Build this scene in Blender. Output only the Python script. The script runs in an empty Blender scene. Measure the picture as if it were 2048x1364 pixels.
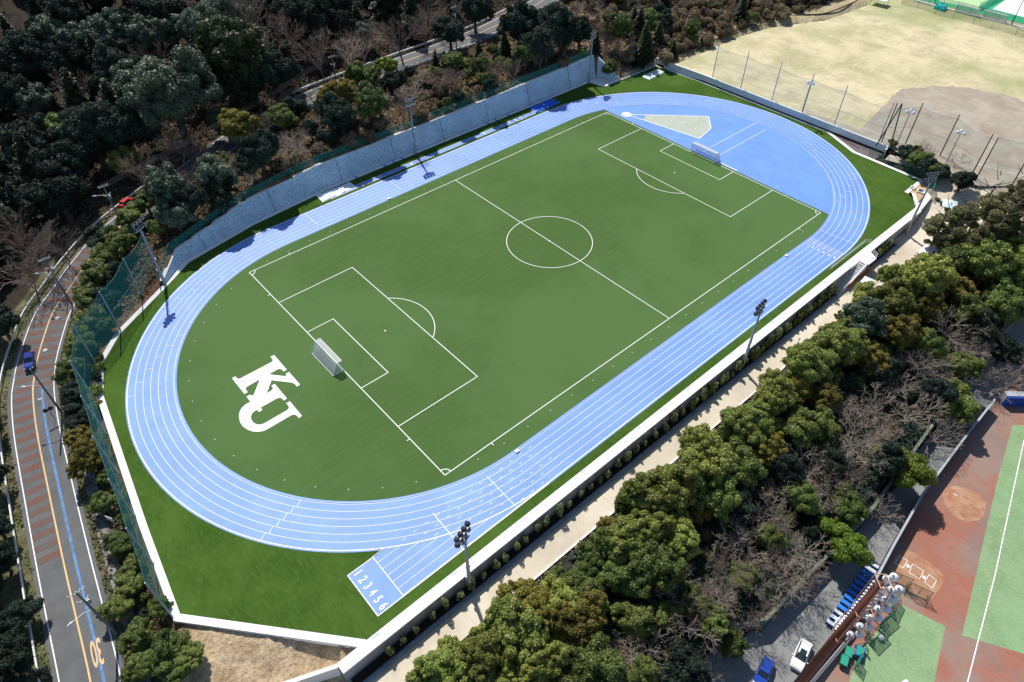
import bpy, bmesh, math, random
import numpy as np
from mathutils import Vector, Matrix, Euler
from math import radians as R, pi, sin, cos
rnd = random.Random(7)
SC = bpy.context.scene
COL = SC.collection
# ------------------------------------------------------------------ camera
CP = np.array([-84.275, -84.0009, 86.7478])
CM = np.array([[0.75062540779934, -0.6607227069380179, -0.002646073047499392],
               [-0.4643907126808226, -0.5247218364492456, -0.7134481483115153],
               [0.47000293950343797, 0.5367611190183489, -0.700703031225282]])
FP = 1364.0567
cam = bpy.data.cameras.new('camera')
cam.sensor_width = 36; cam.lens = FP / 2048 * 36; cam.clip_start = 1; cam.clip_end = 3000
camo = bpy.data.objects.new('camera', cam); COL.objects.link(camo)
m3 = Matrix([[CM[0][i], -CM[1][i], -CM[2][i]] for i in range(3)])
camo.matrix_world = Matrix.Translation(Vector(CP)) @ m3.to_4x4()
SC.camera = camo
# ------------------------------------------------------------------ sky + sun (shadows fall (-.26,-.75) per metre of height)
sdir = Vector((.26, .75, 1)).normalized()
elev = math.asin(sdir.z); az = math.atan2(sdir.x, sdir.y)
W = bpy.data.worlds.new('World'); SC.world = W; W.use_nodes = True
wn = W.node_tree; sky = wn.nodes.new('ShaderNodeTexSky'); sky.sky_type = 'NISHITA'; sky.sun_disc = False
sky.sun_elevation = elev; sky.sun_rotation = az; sky.air_density = 1.0; sky.dust_density = .6; sky.ozone_density = 2.5
wn.nodes['Background'].inputs[1].default_value = .095
wn.links.new(sky.outputs[0], wn.nodes['Background'].inputs[0])
sl = bpy.data.lights.new('sun', 'SUN'); sl.energy = 4.6; sl.angle = R(.5); sl.color = (1, .955, .89)
so = bpy.data.objects.new('sun', sl); COL.objects.link(so)
so.rotation_euler = (-sdir).to_track_quat('-Z', 'Y').to_euler(); so.location = (0, 0, 120)
SC.view_settings.view_transform = 'Standard'; SC.view_settings.look = 'None'
SC.view_settings.exposure = 0.2; SC.view_settings.gamma = 1
SC.render.engine = 'CYCLES'
try:
    SC.cycles.max_bounces = 5; SC.cycles.transparent_max_bounces = 12; SC.cycles.diffuse_bounces = 2
except Exception: pass

# ------------------------------------------------------------------ pixel <-> world
def g(u, v, z=0.):
    d = CM.T @ np.array([(u - 1024) / FP, (v - 682) / FP, 1.]); t = (z - CP[2]) / d[2]
    q = CP + t * d; return (float(q[0]), float(q[1]), float(z))
def px(p):
    q = CM @ (np.array(p) - CP); return (1024 + FP * q[0] / q[2], 682 + FP * q[1] / q[2], q[2])
def pxa(P):
    q = (np.asarray(P) - CP) @ CM.T; return 1024 + FP * q[:, 0] / q[:, 2], 682 + FP * q[:, 1] / q[:, 2], q[:, 2]

# ------------------------------------------------------------------ object helpers
def tag(o, label=None, cat=None, group=None, kind=None):
    if label: o['label'] = label
    if cat: o['category'] = cat
    if group: o['group'] = group
    if kind: o['kind'] = kind
    return o
def link(name, me, parent=None, mats=None):
    o = bpy.data.objects.new(name, me); COL.objects.link(o)
    if parent is not None: o.parent = parent
    if mats is not None:
        for m in (mats if isinstance(mats, (list, tuple)) else [mats]): me.materials.append(m)
    return o
def empty(name, loc=(0, 0, 0), rz=0, label=None, cat=None, group=None):
    o = bpy.data.objects.new(name, None); COL.objects.link(o); o.location = loc; o.rotation_euler = (0, 0, rz)
    o.empty_display_size = .3
    return tag(o, label, cat, group)
class MB:
    def __init__(s): s.v = []; s.f = []; s.m = []; s.mi = 0
    def add(s, vs, fs):
        n = len(s.v); s.v += [tuple(map(float, p)) for p in vs]
        for f in fs: s.f.append(tuple(i + n for i in f)); s.m.append(s.mi)
        return s
    def box(s, c, d, rz=0, M=None):
        x, y, z = d[0] / 2, d[1] / 2, d[2] / 2
        P = [Vector((a, b, e)) for e in (-z, z) for a, b in ((-x, -y), (x, -y), (x, y), (-x, y))]
        if M is None: M = Matrix.Rotation(rz, 3, 'Z')
        P = [M @ p + Vector(c) for p in P]
        return s.add(P, [(3, 2, 1, 0), (4, 5, 6, 7), (0, 1, 5, 4), (1, 2, 6, 5), (2, 3, 7, 6), (3, 0, 4, 7)])
    def tube(s, pts, r, n=8, cap=True):
        pts = [Vector(p) for p in pts]; rs = r if isinstance(r, (list, tuple)) else [r] * len(pts)
        vs = []; 
        for i, p in enumerate(pts):
            d = (pts[min(i + 1, len(pts) - 1)] - pts[max(i - 1, 0)]).normalized()
            a = d.orthogonal().normalized() if i == 0 else (a - d * a.dot(d)).normalized()
            b = d.cross(a)
            for k in range(n):
                t = 2 * pi * k / n; vs.append(p + (a * cos(t) + b * sin(t)) * rs[i])
        fs = [(i * n + k, i * n + (k + 1) % n, (i + 1) * n + (k + 1) % n, (i + 1) * n + k) for i in range(len(pts) - 1) for k in range(n)]
        if cap: fs += [tuple(range(n - 1, -1, -1)), tuple((len(pts) - 1) * n + k for k in range(n))]
        return s.add(vs, fs)
    def poly(s, pts): return s.add(pts, [tuple(range(len(pts)))])
    def prism(s, pts, z0, z1):
        n = len(pts)
        return s.add([(p[0], p[1], z0) for p in pts] + [(p[0], p[1], z1) for p in pts],
              [tuple(range(n - 1, -1, -1)), tuple(range(n, 2 * n))] + [(i, (i + 1) % n, (i + 1) % n + n, i + n) for i in range(n)])
    def strip(s, A, B):
        n = len(A); return s.add(list(A) + list(B), [(i, i + 1, n + i + 1, n + i) for i in range(n - 1)])
    def build(s, name, mats, parent=None, smooth=False, fix=True):
        me = bpy.data.meshes.new(name); me.from_pydata(s.v, [], s.f)
        o = link(name, me, parent, mats)
        if any(s.m): me.polygons.foreach_set('material_index', s.m)
        if smooth: me.polygons.foreach_set('use_smooth', [True] * len(me.polygons))
        if fix:
            bm = bmesh.new(); bm.from_mesh(me); bmesh.ops.recalc_face_normals(bm, faces=bm.faces); bm.to_mesh(me); bm.free()
        me.update(); return o
def flatup(me):      # make sheet normals point up
    bm = bmesh.new(); bm.from_mesh(me); bm.normal_update()
    for f in bm.faces:
        if f.normal.z < 0: f.normal_flip()
    bm.to_mesh(me); bm.free()
def npmesh(name, V, F, mats=None, attrs=None, smooth=False):   # F: (n,k) array
    me = bpy.data.meshes.new(name); V = np.asarray(V, np.float32); F = np.asarray(F, np.int32)
    me.vertices.add(len(V)); me.vertices.foreach_set('co', V.ravel())
    k = F.shape[1]; me.loops.add(F.size); me.loops.foreach_set('vertex_index', F.ravel())
    me.polygons.add(len(F)); me.polygons.foreach_set('loop_start', np.arange(0, F.size, k, dtype=np.int32))
    try: me.polygons.foreach_set('loop_total', np.full(len(F), k, np.int32))
    except Exception: pass
    if attrs:
        for n_, (dom, arr) in attrs.items():
            if arr.ndim == 1:
                a = me.attributes.new(n_, 'FLOAT', dom); a.data.foreach_set('value', arr.astype(np.float32))
            else:
                a = me.attributes.new(n_, 'FLOAT_COLOR', dom); a.data.foreach_set('color', arr.astype(np.float32).ravel())
    if smooth: me.polygons.foreach_set('use_smooth', [True] * len(F))
    me.update(calc_edges=True); me.validate()
    if mats:
        for m in (mats if isinstance(mats, (list, tuple)) else [mats]): me.materials.append(m)
    return me

# ------------------------------------------------------------------ materials
def nodes(name):
    m = bpy.data.materials.new(name); m.use_nodes = True; nt = m.node_tree; return m, nt, nt.nodes, nt.links, nt.nodes['Principled BSDF']
def col3(c): return (c[0], c[1], c[2], 1)
def mat(name, c, rough=.7, var=.15, scale=1., bump=0., metal=0., spec=.3, c2=None, detail=4, world=True, stretch=None, coat=0):
    m, nt, N, L, B = nodes(name)
    B.inputs['Roughness'].default_value = rough; B.inputs['Metallic'].default_value = metal
    B.inputs['Specular IOR Level'].default_value = spec
    if coat: B.inputs['Coat Weight'].default_value = coat; B.inputs['Coat Roughness'].default_value = .08
    if c2 is None: c2 = [min(1, x * (1 + var)) for x in c]; c = [x * (1 - var) for x in c]
    if world: co = N.new('ShaderNodeNewGeometry').outputs['Position']
    else: co = N.new('ShaderNodeTexCoord').outputs['Object']
    if stretch:
        mp = N.new('ShaderNodeMapping'); mp.inputs['Scale'].default_value = stretch; L.new(co, mp.inputs[0]); co = mp.outputs[0]
    n = N.new('ShaderNodeTexNoise'); n.inputs['Scale'].default_value = scale; n.inputs['Detail'].default_value = detail; n.inputs['Roughness'].default_value = .6
    L.new(co, n.inputs['Vector'])
    r = N.new('ShaderNodeValToRGB'); r.color_ramp.elements[0].position = .32; r.color_ramp.elements[1].position = .68
    r.color_ramp.elements[0].color = col3(c); r.color_ramp.elements[1].color = col3(c2)
    L.new(n.outputs[0], r.inputs[0]); L.new(r.outputs[0], B.inputs['Base Color'])
    if bump:
        b = N.new('ShaderNodeBump'); b.inputs['Strength'].default_value = min(1, bump); b.inputs['Distance'].default_value = .1
        L.new(n.outputs[0], b.inputs['Height']); L.new(b.outputs[0], B.inputs['Normal'])
    return m
def layered(name, base, layers, rough=.8, spec=.2, bump=0, bscale=8):
    """base colour then [(scale, stretch, colour, lo, hi, amount)] mixed by noise in world space"""
    m, nt, N, L, B = nodes(name); B.inputs['Roughness'].default_value = rough; B.inputs['Specular IOR Level'].default_value = spec
    geo = N.new('ShaderNodeNewGeometry').outputs['Position']; cur = None
    for i, (sc, st, c, lo, hi, amt) in enumerate(layers):
        mp = N.new('ShaderNodeMapping'); mp.inputs['Scale'].default_value = st or (1, 1, 1); mp.inputs['Location'].default_value = (i * 17.3, i * 9.1, 0)
        L.new(geo, mp.inputs[0]); n = N.new('ShaderNodeTexNoise'); n.inputs['Scale'].default_value = sc; n.inputs['Detail'].default_value = 5
        n.inputs['Roughness'].default_value = .62; L.new(mp.outputs[0], n.inputs['Vector'])
        mr = N.new('ShaderNodeMapRange'); mr.inputs['From Min'].default_value = lo; mr.inputs['From Max'].default_value = hi; mr.inputs['To Max'].default_value = amt
        L.new(n.outputs[0], mr.inputs[0])
        mx = N.new('ShaderNodeMixRGB'); L.new(mr.outputs[0], mx.inputs[0])
        if cur is None: mx.inputs[1].default_value = col3(base)
        else: L.new(cur, mx.inputs[1])
        mx.inputs[2].default_value = col3(c); cur = mx.outputs[0]
    L.new(cur, B.inputs['Base Color'])
    if bump:
        n = N.new('ShaderNodeTexNoise'); n.inputs['Scale'].default_value = bscale; n.inputs['Detail'].default_value = 4; L.new(geo, n.inputs['Vector'])
        b = N.new('ShaderNodeBump'); b.inputs['Strength'].default_value = bump; b.inputs['Distance'].default_value = .15
        L.new(n.outputs[0], b.inputs['Height']); L.new(b.outputs[0], B.inputs['Normal'])
    return m
def leafmat(name, c, c2, trans=.25, rough=.45, spec=.35, hv=.0):
    m, nt, N, L, B = nodes(name); B.inputs['Roughness'].default_value = rough; B.inputs['Specular IOR Level'].default_value = spec
    at = N.new('ShaderNodeAttribute'); at.attribute_name = 'tint'
    oi = N.new('ShaderNodeObjectInfo')
    mx = N.new('ShaderNodeMixRGB'); mx.inputs[1].default_value = col3(c); mx.inputs[2].default_value = col3(c2); L.new(at.outputs['Fac'], mx.inputs[0])
    hs = N.new('ShaderNodeHueSaturation'); L.new(mx.outputs[0], hs.inputs['Color'])
    mr = N.new('ShaderNodeMapRange'); mr.inputs['To Min'].default_value = .72; mr.inputs['To Max'].default_value = 1.35; L.new(oi.outputs['Random'], mr.inputs[0]); L.new(mr.outputs[0], hs.inputs['Value'])
    mr2 = N.new('ShaderNodeMapRange'); mr2.inputs['To Min'].default_value = .485; mr2.inputs['To Max'].default_value = .515
    mth = N.new('ShaderNodeMath'); mth.operation = 'MULTIPLY'; mth.inputs[1].default_value = 7.7; L.new(oi.outputs['Random'], mth.inputs[0])
    fr = N.new('ShaderNodeMath'); fr.operation = 'FRACT'; L.new(mth.outputs[0], fr.inputs[0]); L.new(fr.outputs[0], mr2.inputs[0]); L.new(mr2.outputs[0], hs.inputs['Hue'])
    L.new(hs.outputs[0], B.inputs['Base Color'])
    tr = N.new('ShaderNodeBsdfTranslucent'); L.new(hs.outputs[0], tr.inputs[0])
    ms = N.new('ShaderNodeMixShader'); ms.inputs[0].default_value = trans; L.new(B.outputs[0], ms.inputs[1]); L.new(tr.outputs[0], ms.inputs[2])
    L.new(ms.outputs[0], N['Material Output'].inputs[0]); return m
def netmat(name, c, alpha):
    m, nt, N, L, B = nodes(name); B.inputs['Base Color'].default_value = col3(c); B.inputs['Roughness'].default_value = .8
    tr = N.new('ShaderNodeBsdfTransparent'); ms = N.new('ShaderNodeMixShader'); n = N.new('ShaderNodeTexNoise'); n.inputs['Scale'].default_value = .6
    geo = N.new('ShaderNodeNewGeometry'); L.new(geo.outputs['Position'], n.inputs['Vector'])
    mr = N.new('ShaderNodeMapRange'); mr.inputs['To Min'].default_value = alpha * .88; mr.inputs['To Max'].default_value = alpha * 1.12; L.new(n.outputs[0], mr.inputs[0])
    L.new(mr.outputs[0], ms.inputs[0]); L.new(tr.outputs[0], ms.inputs[1]); L.new(B.outputs[0], ms.inputs[2]); L.new(ms.outputs[0], N['Material Output'].inputs[0]); return m

M = {}
M['white'] = mat('white_line_paint', (.8, .8, .78), .6, .05, 3)
M['whitemetal'] = mat('white_painted_metal', (.8, .8, .8), .4, .03, 3)
M['turf_in'] = layered('pitch_turf', (.072, .136, .038), [(.5, (.10, 2.6, 1), (.060, .112, .031), .40, .60, .6), (.022, None, (.096, .172, .058), .44, .58, .75), (1.8, (.15, 2.4, 1), (.094, .166, .052), .42, .68, .45), (5, (1, 1, 1), (.062, .115, .036), .45, .7, .5), (.12, (1, 1, 1), (.058, .105, .034), .60, .74, .45)], .95, .05)
M['turf_out'] = layered('deep_green_turf', (.042, .092, .013), [(.05, None, (.078, .142, .026), .45, .62, .8), (.6, (1, .35, 1), (.032, .074, .010), .45, .7, .5), (2.6, (1, .3, 1), (.082, .145, .030), .46, .72, .7)], .95, .05)
M['track'] = layered('blue_track_rubber', (.148, .285, .72), [(.10, None, (.20, .36, .80), .42, .66, .75), (1.3, (1, 1, 1), (.125, .25, .66), .45, .75, .5), (.3, (.3, 1.5, 1), (.19, .33, .72), .52, .75, .5), (5, None, (.18, .32, .76), .5, .8, .4)], .55, .35)
M['dee'] = layered('blue_apron_rubber', (.160, .31, .73), [(.1, (1, 1, 1), (.125, .25, .65), .42, .68, .7), (.7, (1, .4, 1), (.21, .38, .80), .5, .75, .5), (.35, None, (.25, .42, .8), .6, .75, .6)], .5, .25)
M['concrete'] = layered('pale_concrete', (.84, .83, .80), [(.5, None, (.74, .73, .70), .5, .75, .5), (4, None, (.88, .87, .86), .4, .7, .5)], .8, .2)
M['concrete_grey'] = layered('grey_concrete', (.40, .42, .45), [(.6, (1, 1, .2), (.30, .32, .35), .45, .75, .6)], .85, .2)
M['concrete_blue'] = layered('pale_blue_grey_concrete', (.66, .71, .76), [(.6, (1, 1, .2), (.54, .59, .64), .45, .75, .6)], .8, .2)
M['path'] = layered('beige_paving', (.60, .53, .41), [(.06, None, (.47, .41, .32), .42, .62, .9), (.03, None, (.74, .67, .54), .5, .62, .8), (1.8, None, (.68, .60, .48), .5, .8, .5), (.5, (.25, 2.5, 1), (.50, .44, .34), .56, .74, .65), (.25, None, (.42, .38, .31), .62, .74, .5)], .9, .15)
M['asphalt'] = layered('asphalt', (.135, .137, .14), [(.4, None, (.085, .087, .09), .4, .7, .6), (6, None, (.15, .15, .15), .5, .8, .4)], .85, .25, .3, 10)
M['asphalt_pale'] = layered('worn_asphalt', (.24, .245, .24), [(.3, None, (.17, .175, .18), .42, .7, .7), (4, None, (.29, .29, .28), .5, .8, .5)], .9, .2)
M['redpaint'] = layered('red_road_paint', (.17, .083, .064), [(.7, None, (.125, .11, .10), .42, .60, 1.), (5, None, (.18, .09, .07), .5, .8, .5)], .85, .2)
M['orange'] = mat('orange_road_line', (.72, .46, .20), .6, .12, 2)
M['bluepaint'] = mat('blue_road_stripe', (.10, .22, .42), .7, .3, 1.5)
M['clay'] = layered('red_clay', (.33, .135, .095), [(.10, None, (.28, .205, .17), .44, .60, .95), (.5, None, (.38, .175, .125), .5, .75, .6), (.09, (1, 1, 1), (.22, .17, .15), .50, .66, .85), (4, None, (.42, .27, .2), .5, .8, .5)], .95, .1)
M['bbturf'] = layered('pale_green_turf', (.235, .345, .175), [(.35, (1, 1, 1), (.16, .25, .12), .42, .68, .65), (3.5, None, (.32, .46, .26), .45, .75, .7), (.1, None, (.24, .42, .21), .5, .7, .5)], .95, .1)
M['orangesoil'] = layered('orange_plate_soil', (.40, .22, .13), [(.5, None, (.50, .33, .23), .45, .7, .8), (5, None, (.36, .19, .1), .5, .8, .5), (.8, None, (.34, .14, .085), .5, .65, .8)], .95, .1)
M['drygrass'] = layered('dry_winter_grass', (.62, .54, .34), [(.045, None, (.38, .37, .19), .46, .60, .9), (.14, (1.6, 1, 1), (.43, .37, .23), .48, .66, .85), (.7, (.5, 1.6, 1), (.70, .62, .43), .5, .72, .6), (.014, None, (.27, .33, .13), .50, .60, .75), (.35, (1, 1, 1), (.45, .38, .26), .55, .75, .5), (4, None, (.5, .43, .28), .5, .8, .5)], .95, .1)
M['infield'] = layered('grey_brown_infield_dirt', (.36, .30, .24), [(.05, (1, 1, 1), (.27, .22, .17), .52, .66, .85), (.25, None, (.50, .44, .35), .45, .7, .7), (.15, None, (.36, .38, .30), .5, .7, .6), (4, None, (.31, .27, .22), .5, .8, .4)], .95, .1)
M['steel'] = mat('galvanised_steel', (.36, .39, .43), .45, .12, 2, metal=.3, world=False)
M['darksteel'] = mat('dark_steel', (.045, .05, .06), .5, .2, 2, world=False)
M['greensteel'] = mat('dark_green_steel', (.03, .09, .075), .55, .2, 2, world=False)
M['concpole'] = mat('concrete_pole', (.20, .20, .21), .8, .15, 1.5)
M['lampglass'] = mat('lamp_glass', (.75, .78, .82), .15, .05, 2, spec=.6)
M['wire'] = mat('wire_sheath', (.10, .10, .10), .9, .1, 1, spec=0)
M['kerbblue'] = mat('dark_blue_grey_kerb', (.17, .23, .30), .5, .3, 1.2)
M['black'] = mat('black_rubber', (.02, .02, .022), .7, .2, 3)
M['glass'] = mat('dark_car_glass', (.015, .03, .045), .08, .1, 1, spec=.7)
M['bark'] = mat('grey_brown_bark', (.14, .105, .08), .9, .3, 3, bump=.5, world=False)
M['twig'] = mat('bare_twig_bark', (.46, .38, .31), .85, .25, .8, world=False)
M['twig_red'] = mat('reddish_twig_bark', (.26, .19, .16), .85, .25, .8, world=False)
M['net_green'] = netmat('green_netting', (.02, .26, .22), .36)
M['net_far'] = netmat('faint_green_netting', (.26, .58, .50), .17)
M['net_bright'] = netmat('bright_green_screen', (.03, .42, .27), .62)
M['net_dark'] = netmat('dark_green_screen', (.03, .14, .10), .34)
M['net_white'] = netmat('white_goal_net', (.8, .82, .84), .48)
M['brown'] = mat('brown_painted_steel', (.15, .052, .032), .5, .2, .7, world=False)
M['navy'] = mat('navy_fence_board', (.012, .022, .055), .6, .3, .8)
M['bluepad'] = mat('blue_wall_padding', (.012, .06, .36), .5, .1, .8)
M['tarpblue'] = layered('blue_tarpaulin', (.015, .13, .72), [(1.5, None, (.02, .2, .85), .45, .7, .6)], .5, .3, .6, 2)
M['tarppale'] = layered('pale_sheet', (.62, .72, .76), [(.8, None, (.45, .66, .75), .45, .7, .7), (3, None, (.8, .82, .82), .5, .7, .7)], .5, .4, .8, 2.5)
M['bluebench'] = mat('blue_bench_paint', (.03, .20, .72), .4, .2, 1.5)
M['palebench'] = mat('pale_bench_top', (.55, .6, .66), .45, .2, 2)
M['soil'] = layered('brown_soil', (.20, .115, .065), [(.8, None, (.30, .2, .12), .45, .7, .7)], .95, .1, .5)
M['tansoil'] = layered('dug_tan_soil', (.50, .37, .23), [(.3, None, (.62, .49, .33), .45, .7, .8), (2.5, None, (.36, .25, .15), .5, .75, .6)], .95, .1, 1., 2.5)
M['green_paint'] = mat('green_sheet', (.02, .36, .26), .5, .15, 1.5)

M['L_yellow'] = leafmat('yellow_green_leaves', (.105, .145, .022), (.37, .40, .095))
M['L_olive'] = leafmat('olive_leaves', (.11, .095, .014), (.29, .235, .05), rough=.6)
M['L_green'] = leafmat('mid_green_leaves', (.06, .10, .020), (.23, .27, .065))
M['L_bright'] = leafmat('bright_green_leaves', (.10, .17, .014), (.25, .33, .04))
M['L_dark'] = leafmat('dark_green_leaves', (.015, .030, .021), (.048, .070, .048), .15, rough=.7, spec=.15)
M['L_grey'] = leafmat('glossy_grey_green_leaves', (.036, .062, .032), (.17, .21, .14), .15, rough=.5, spec=.3)
M['L_deep'] = leafmat('deep_green_leaves', (.014, .028, .008), (.055, .078, .026))
M['L_sap'] = leafmat('pale_sapling_leaves', (.17, .21, .08), (.45, .50, .26), .4)
M['L_scrub'] = leafmat('dry_scrub_leaves', (.11, .085, .05), (.36, .28, .18), .3, rough=.9, spec=.1)
M['L_pine'] = leafmat('brownish_pine_needles', (.11, .13, .045), (.30, .27, .12), .3, rough=.7)

# block wall face: staggered stone blocks with dark joints and weep holes
def blockmat():
    m, nt, N, L, B = nodes('stone_block_facing'); B.inputs['Roughness'].default_value = .7; B.inputs['Specular IOR Level'].default_value = .3
    uv = N.new('ShaderNodeUVMap')
    br = N.new('ShaderNodeTexBrick'); br.inputs['Color1'].default_value = (.52, .62, .70, 1); br.inputs['Color2'].default_value = (.70, .80, .88, 1); br.inputs['Mortar'].default_value = (.26, .33, .41, 1)
    br.inputs['Scale'].default_value = 1; br.inputs['Mortar Size'].default_value = .05; br.inputs['Brick Width'].default_value = .62; br.inputs['Row Height'].default_value = .42; br.inputs['Mortar Smooth'].default_value = .3
    L.new(uv.outputs[0], br.inputs['Vector'])
    vo = N.new('ShaderNodeTexVoronoi'); vo.inputs['Scale'].default_value = .55; L.new(uv.outputs[0], vo.inputs['Vector'])
    cr = N.new('ShaderNodeValToRGB'); cr.color_ramp.elements[0].position = .05; cr.color_ramp.elements[0].color = (.12, .12, .12, 1); cr.color_ramp.elements[1].position = .1; cr.color_ramp.elements[1].color = (1, 1, 1, 1)
    L.new(vo.outputs[0], cr.inputs[0])
    mx = N.new('ShaderNodeMixRGB'); mx.blend_type = 'MULTIPLY'; mx.inputs[0].default_value = 1; L.new(br.outputs[0], mx.inputs[1]); L.new(cr.outputs[0], mx.inputs[2])
    n = N.new('ShaderNodeTexNoise'); n.inputs['Scale'].default_value = .25; n.inputs['Detail'].default_value = 5; L.new(uv.outputs[0], n.inputs['Vector'])
    m2 = N.new('ShaderNodeMixRGB'); m2.blend_type = 'MULTIPLY'; m2.inputs[0].default_value = .5; L.new(mx.outputs[0], m2.inputs[1]); L.new(n.outputs[0], m2.inputs[2])
    hs = N.new('ShaderNodeHueSaturation'); hs.inputs['Value'].default_value = 1.5; hs.inputs['Saturation'].default_value = 1.3; L.new(m2.outputs[0], hs.inputs['Color']); L.new(hs.outputs[0], B.inputs['Base Color'])
    b = N.new('ShaderNodeBump'); b.inputs['Strength'].default_value = .6; b.inputs['Distance'].default_value = .08; L.new(br.outputs[1], b.inputs['Height']); b.invert = True; L.new(b.outputs[0], B.inputs['Normal'])
    return m
M['block'] = blockmat()

# ------------------------------------------------------------------ layout polygons (world metres; pitch centre = origin, X along the pitch)
FLD = [(-75.4, -45.7), (-91.4, -26.9), (-89.8, -11.2), (-86.2, 18.1), (-83.6, 26.1), (-78.8, 31.6), (-68.3, 38.5), (-60.7, 43.9), (-44.6, 47.4), (-25.4, 49.1),
       (62.8, 49.1), (63.9, 44.0), (87.0, 43.5), (88.0, 27.5), (88.0, -13.3), (82.9, -23.5), (82.5, -40.8), (75.0, -40.9), (76., -42.4), (70.1, -45.7)]
ROADPX = [(196, 1480, -3), (181, 1364, -3), (149, 1221, -3), (128, 1128, -3), (101, 1000, -3), (74, 864, -2.5), (66, 790, -2), (69, 751, -2), (76, 713, -1.5), (97, 646, -1),
          (114, 611, -1), (141, 573, -.5), (176, 523, 0), (234, 458, 1.5)]
RC = [g(*p) for p in ROADPX] + [(-52, 70, 3.2), (-32, 78.5, 4.6), (-11.1, 83.3, 5.6), (20.2, 84.5, 6.4), (45, 85, 6.9), (64, 87.5, 7.3), (84.7, 92., 8), (105, 99, 9), (130, 112, 11)]
def catmull(P, n=8):
    P = [np.array(p, float) for p in P]; P = [2 * P[0] - P[1]] + P + [2 * P[-1] - P[-2]]; o = []
    for i in range(1, len(P) - 2):
        for k in range(n):
            t = k / n; a, b, c, d = P[i - 1:i + 3]
            o.append(.5 * ((2 * b) + (c - a) * t + (2 * a - 5 * b + 4 * c - d) * t * t + (3 * b - a - 3 * c + d) * t ** 3))
    o.append(P[-2]); return np.array(o)
ROAD = catmull(RC, 8)
def offs(P, d):     # offset to the right of travel (travel = bottom of photo -> up/right)
    T = np.gradient(P, axis=0); T[:, 2] = 0; T /= np.linalg.norm(T, axis=1)[:, None]
    Nn = np.stack([T[:, 1], -T[:, 0], 0 * T[:, 0]], 1); return P + Nn * d
DRY = [(88.6, 40), (88.6, -29.5), (84.8, -40.5), (88, -52), (100, -62), (170, -80), (260, -90), (260, 20), (215, 30)] + [g(u, v, 1.8)[:2] for u, v in ((1755, -8), (1735, 10), (1655, 40), (1540, 55), (1475, 75), (1410, 104), (1352, 128))]
BB = [(-60, -81.5), (-22, -82.6), (-4, -81.8), (10, -80.3), (48, -79.8), (80, -79.8), (80, -150), (-60, -150)]
PARK = [(-75, -77.), (-36.2, -73.6), (-31.2, -77.), (-3, -78.), (46, -75.), (80, -75.), (80, -84), (-75, -84)]

def sdist(poly, X, Y):   # signed distance, negative inside
    P = np.array(poly, float); d = np.full(X.shape, 1e9); ins = np.zeros(X.shape, bool)
    for i in range(len(P)):
        a, b = P[i], P[(i + 1) % len(P)]; e = b - a
        t = np.clip(((X - a[0]) * e[0] + (Y - a[1]) * e[1]) / (e @ e), 0, 1)
        d = np.minimum(d, np.hypot(X - a[0] - t * e[0], Y - a[1] - t * e[1]))
        c = ((a[1] > Y) != (b[1] > Y)) & (X < (b[0] - a[0]) * (Y - a[1]) / ((b[1] - a[1]) or 1e-9) + a[0]); ins ^= c
    return np.where(ins, -d, d)
CT = []
for q in ROAD[::6]: CT.append(tuple(q))
for q in offs(ROAD, 7)[::8]: CT.append((q[0], q[1], q[2] - .1))
for q in offs(ROAD, -9)[::6]: CT.append((q[0], q[1], q[2] - 1.2 if q[0] < -60 else q[2] + 1.))
P_ = np.array(FLD)
for a, b in ((0, 1), (1, 2), (2, 3), (3, 4), (4, 5), (5, 6)):
    for t in (0, .5): 
        q = P_[a] * (1 - t) + P_[b] * t; n = q / np.linalg.norm(q); CT.append((q[0] + n[0] * 1.5, q[1] + n[1] * 1.5, -.35))
CT += [(-69, 41.5, .6), (-63, 46.5, 2.6), (-46, 51, 4.7), (-26, 52.6, 5.4), (-5, 52.6, 5.4), (20, 52.6, 5.4), (45, 52.6, 5.6), (62, 53, 6), (70, 50.5, 4), (74, 46, .6), (82, 45.5, .4), (88, 45.5, 1.2)]
CT += [(x, 62, 7.) for x in (-35, -10, 20, 45)] + [(-52, 58, 4.5), (66, 66, 7.2), (80, 62, 5.5), (95, 56, 3.2), (112, 52, 3.5), (135, 50, 4), (165, 50, 5), (210, 50, 6), (105, 75, 7.5), (140, 75, 8), (190, 80, 9)]
CT += [(-60, 110, 4), (-30, 120, 7), (10, 120, 9), (50, 125, 11), (90, 130, 12), (-80, 90, 0), (-110, 60, -4), (-125, 20, -7), (-120, -20, -8), (-130, 90, -2), (-150, 150, 6), (-90, 150, 8), (-40, 170, 14), (20, 180, 18), (80, 200, 22), (-70, 240, 24), (0, 270, 30), (150, 160, 18), (-150, -80, -9), (-110, -60, -6)]
CT += [(x, -53, -3.1) for x in (-85, -60, -30, 0, 30, 54)] + [(x, -60, -4.2) for x in (-85, -60, -30, 0, 30, 54)] + [(x, -74, -7.4) for x in (-85, -60, -30, 0, 30, 50)] + [(-80, -50, -3), (-79, -46.5, -2.6), (-84, -41, -2.), (-89, -36.5, -1.6)]
CT += [(66, -52, -2.8), (76, -50, -1.5), (82, -46, .1), (86, -48, 1.2), (86.3, -38, .8), (84.5, -28, .2), (70, -62, -2.8), (84, -60, .2), (70, -74, -5), (95, -64, 1.5), (90, -76, -1), (120, -80, 1.5), (170, -90, 1.5), (100, -95, -5)]
CT += [(x, y, 1.7) for x, y in ((90, 38), (90, 0), (95, -50), (120, 0), (120, 36), (140, -50), (180, -20), (200, 25), (240, -60), (260, 10))]
CT += [(x, y, -10.6) for x in (-60, -20, 20, 60) for y in (-82, -110, -150)]
CTA = np.array(CT); _K = np.hypot(CTA[:, None, 0] - CTA[None, :, 0], CTA[:, None, 1] - CTA[None, :, 1]) + np.eye(len(CTA)) * -.4
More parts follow.
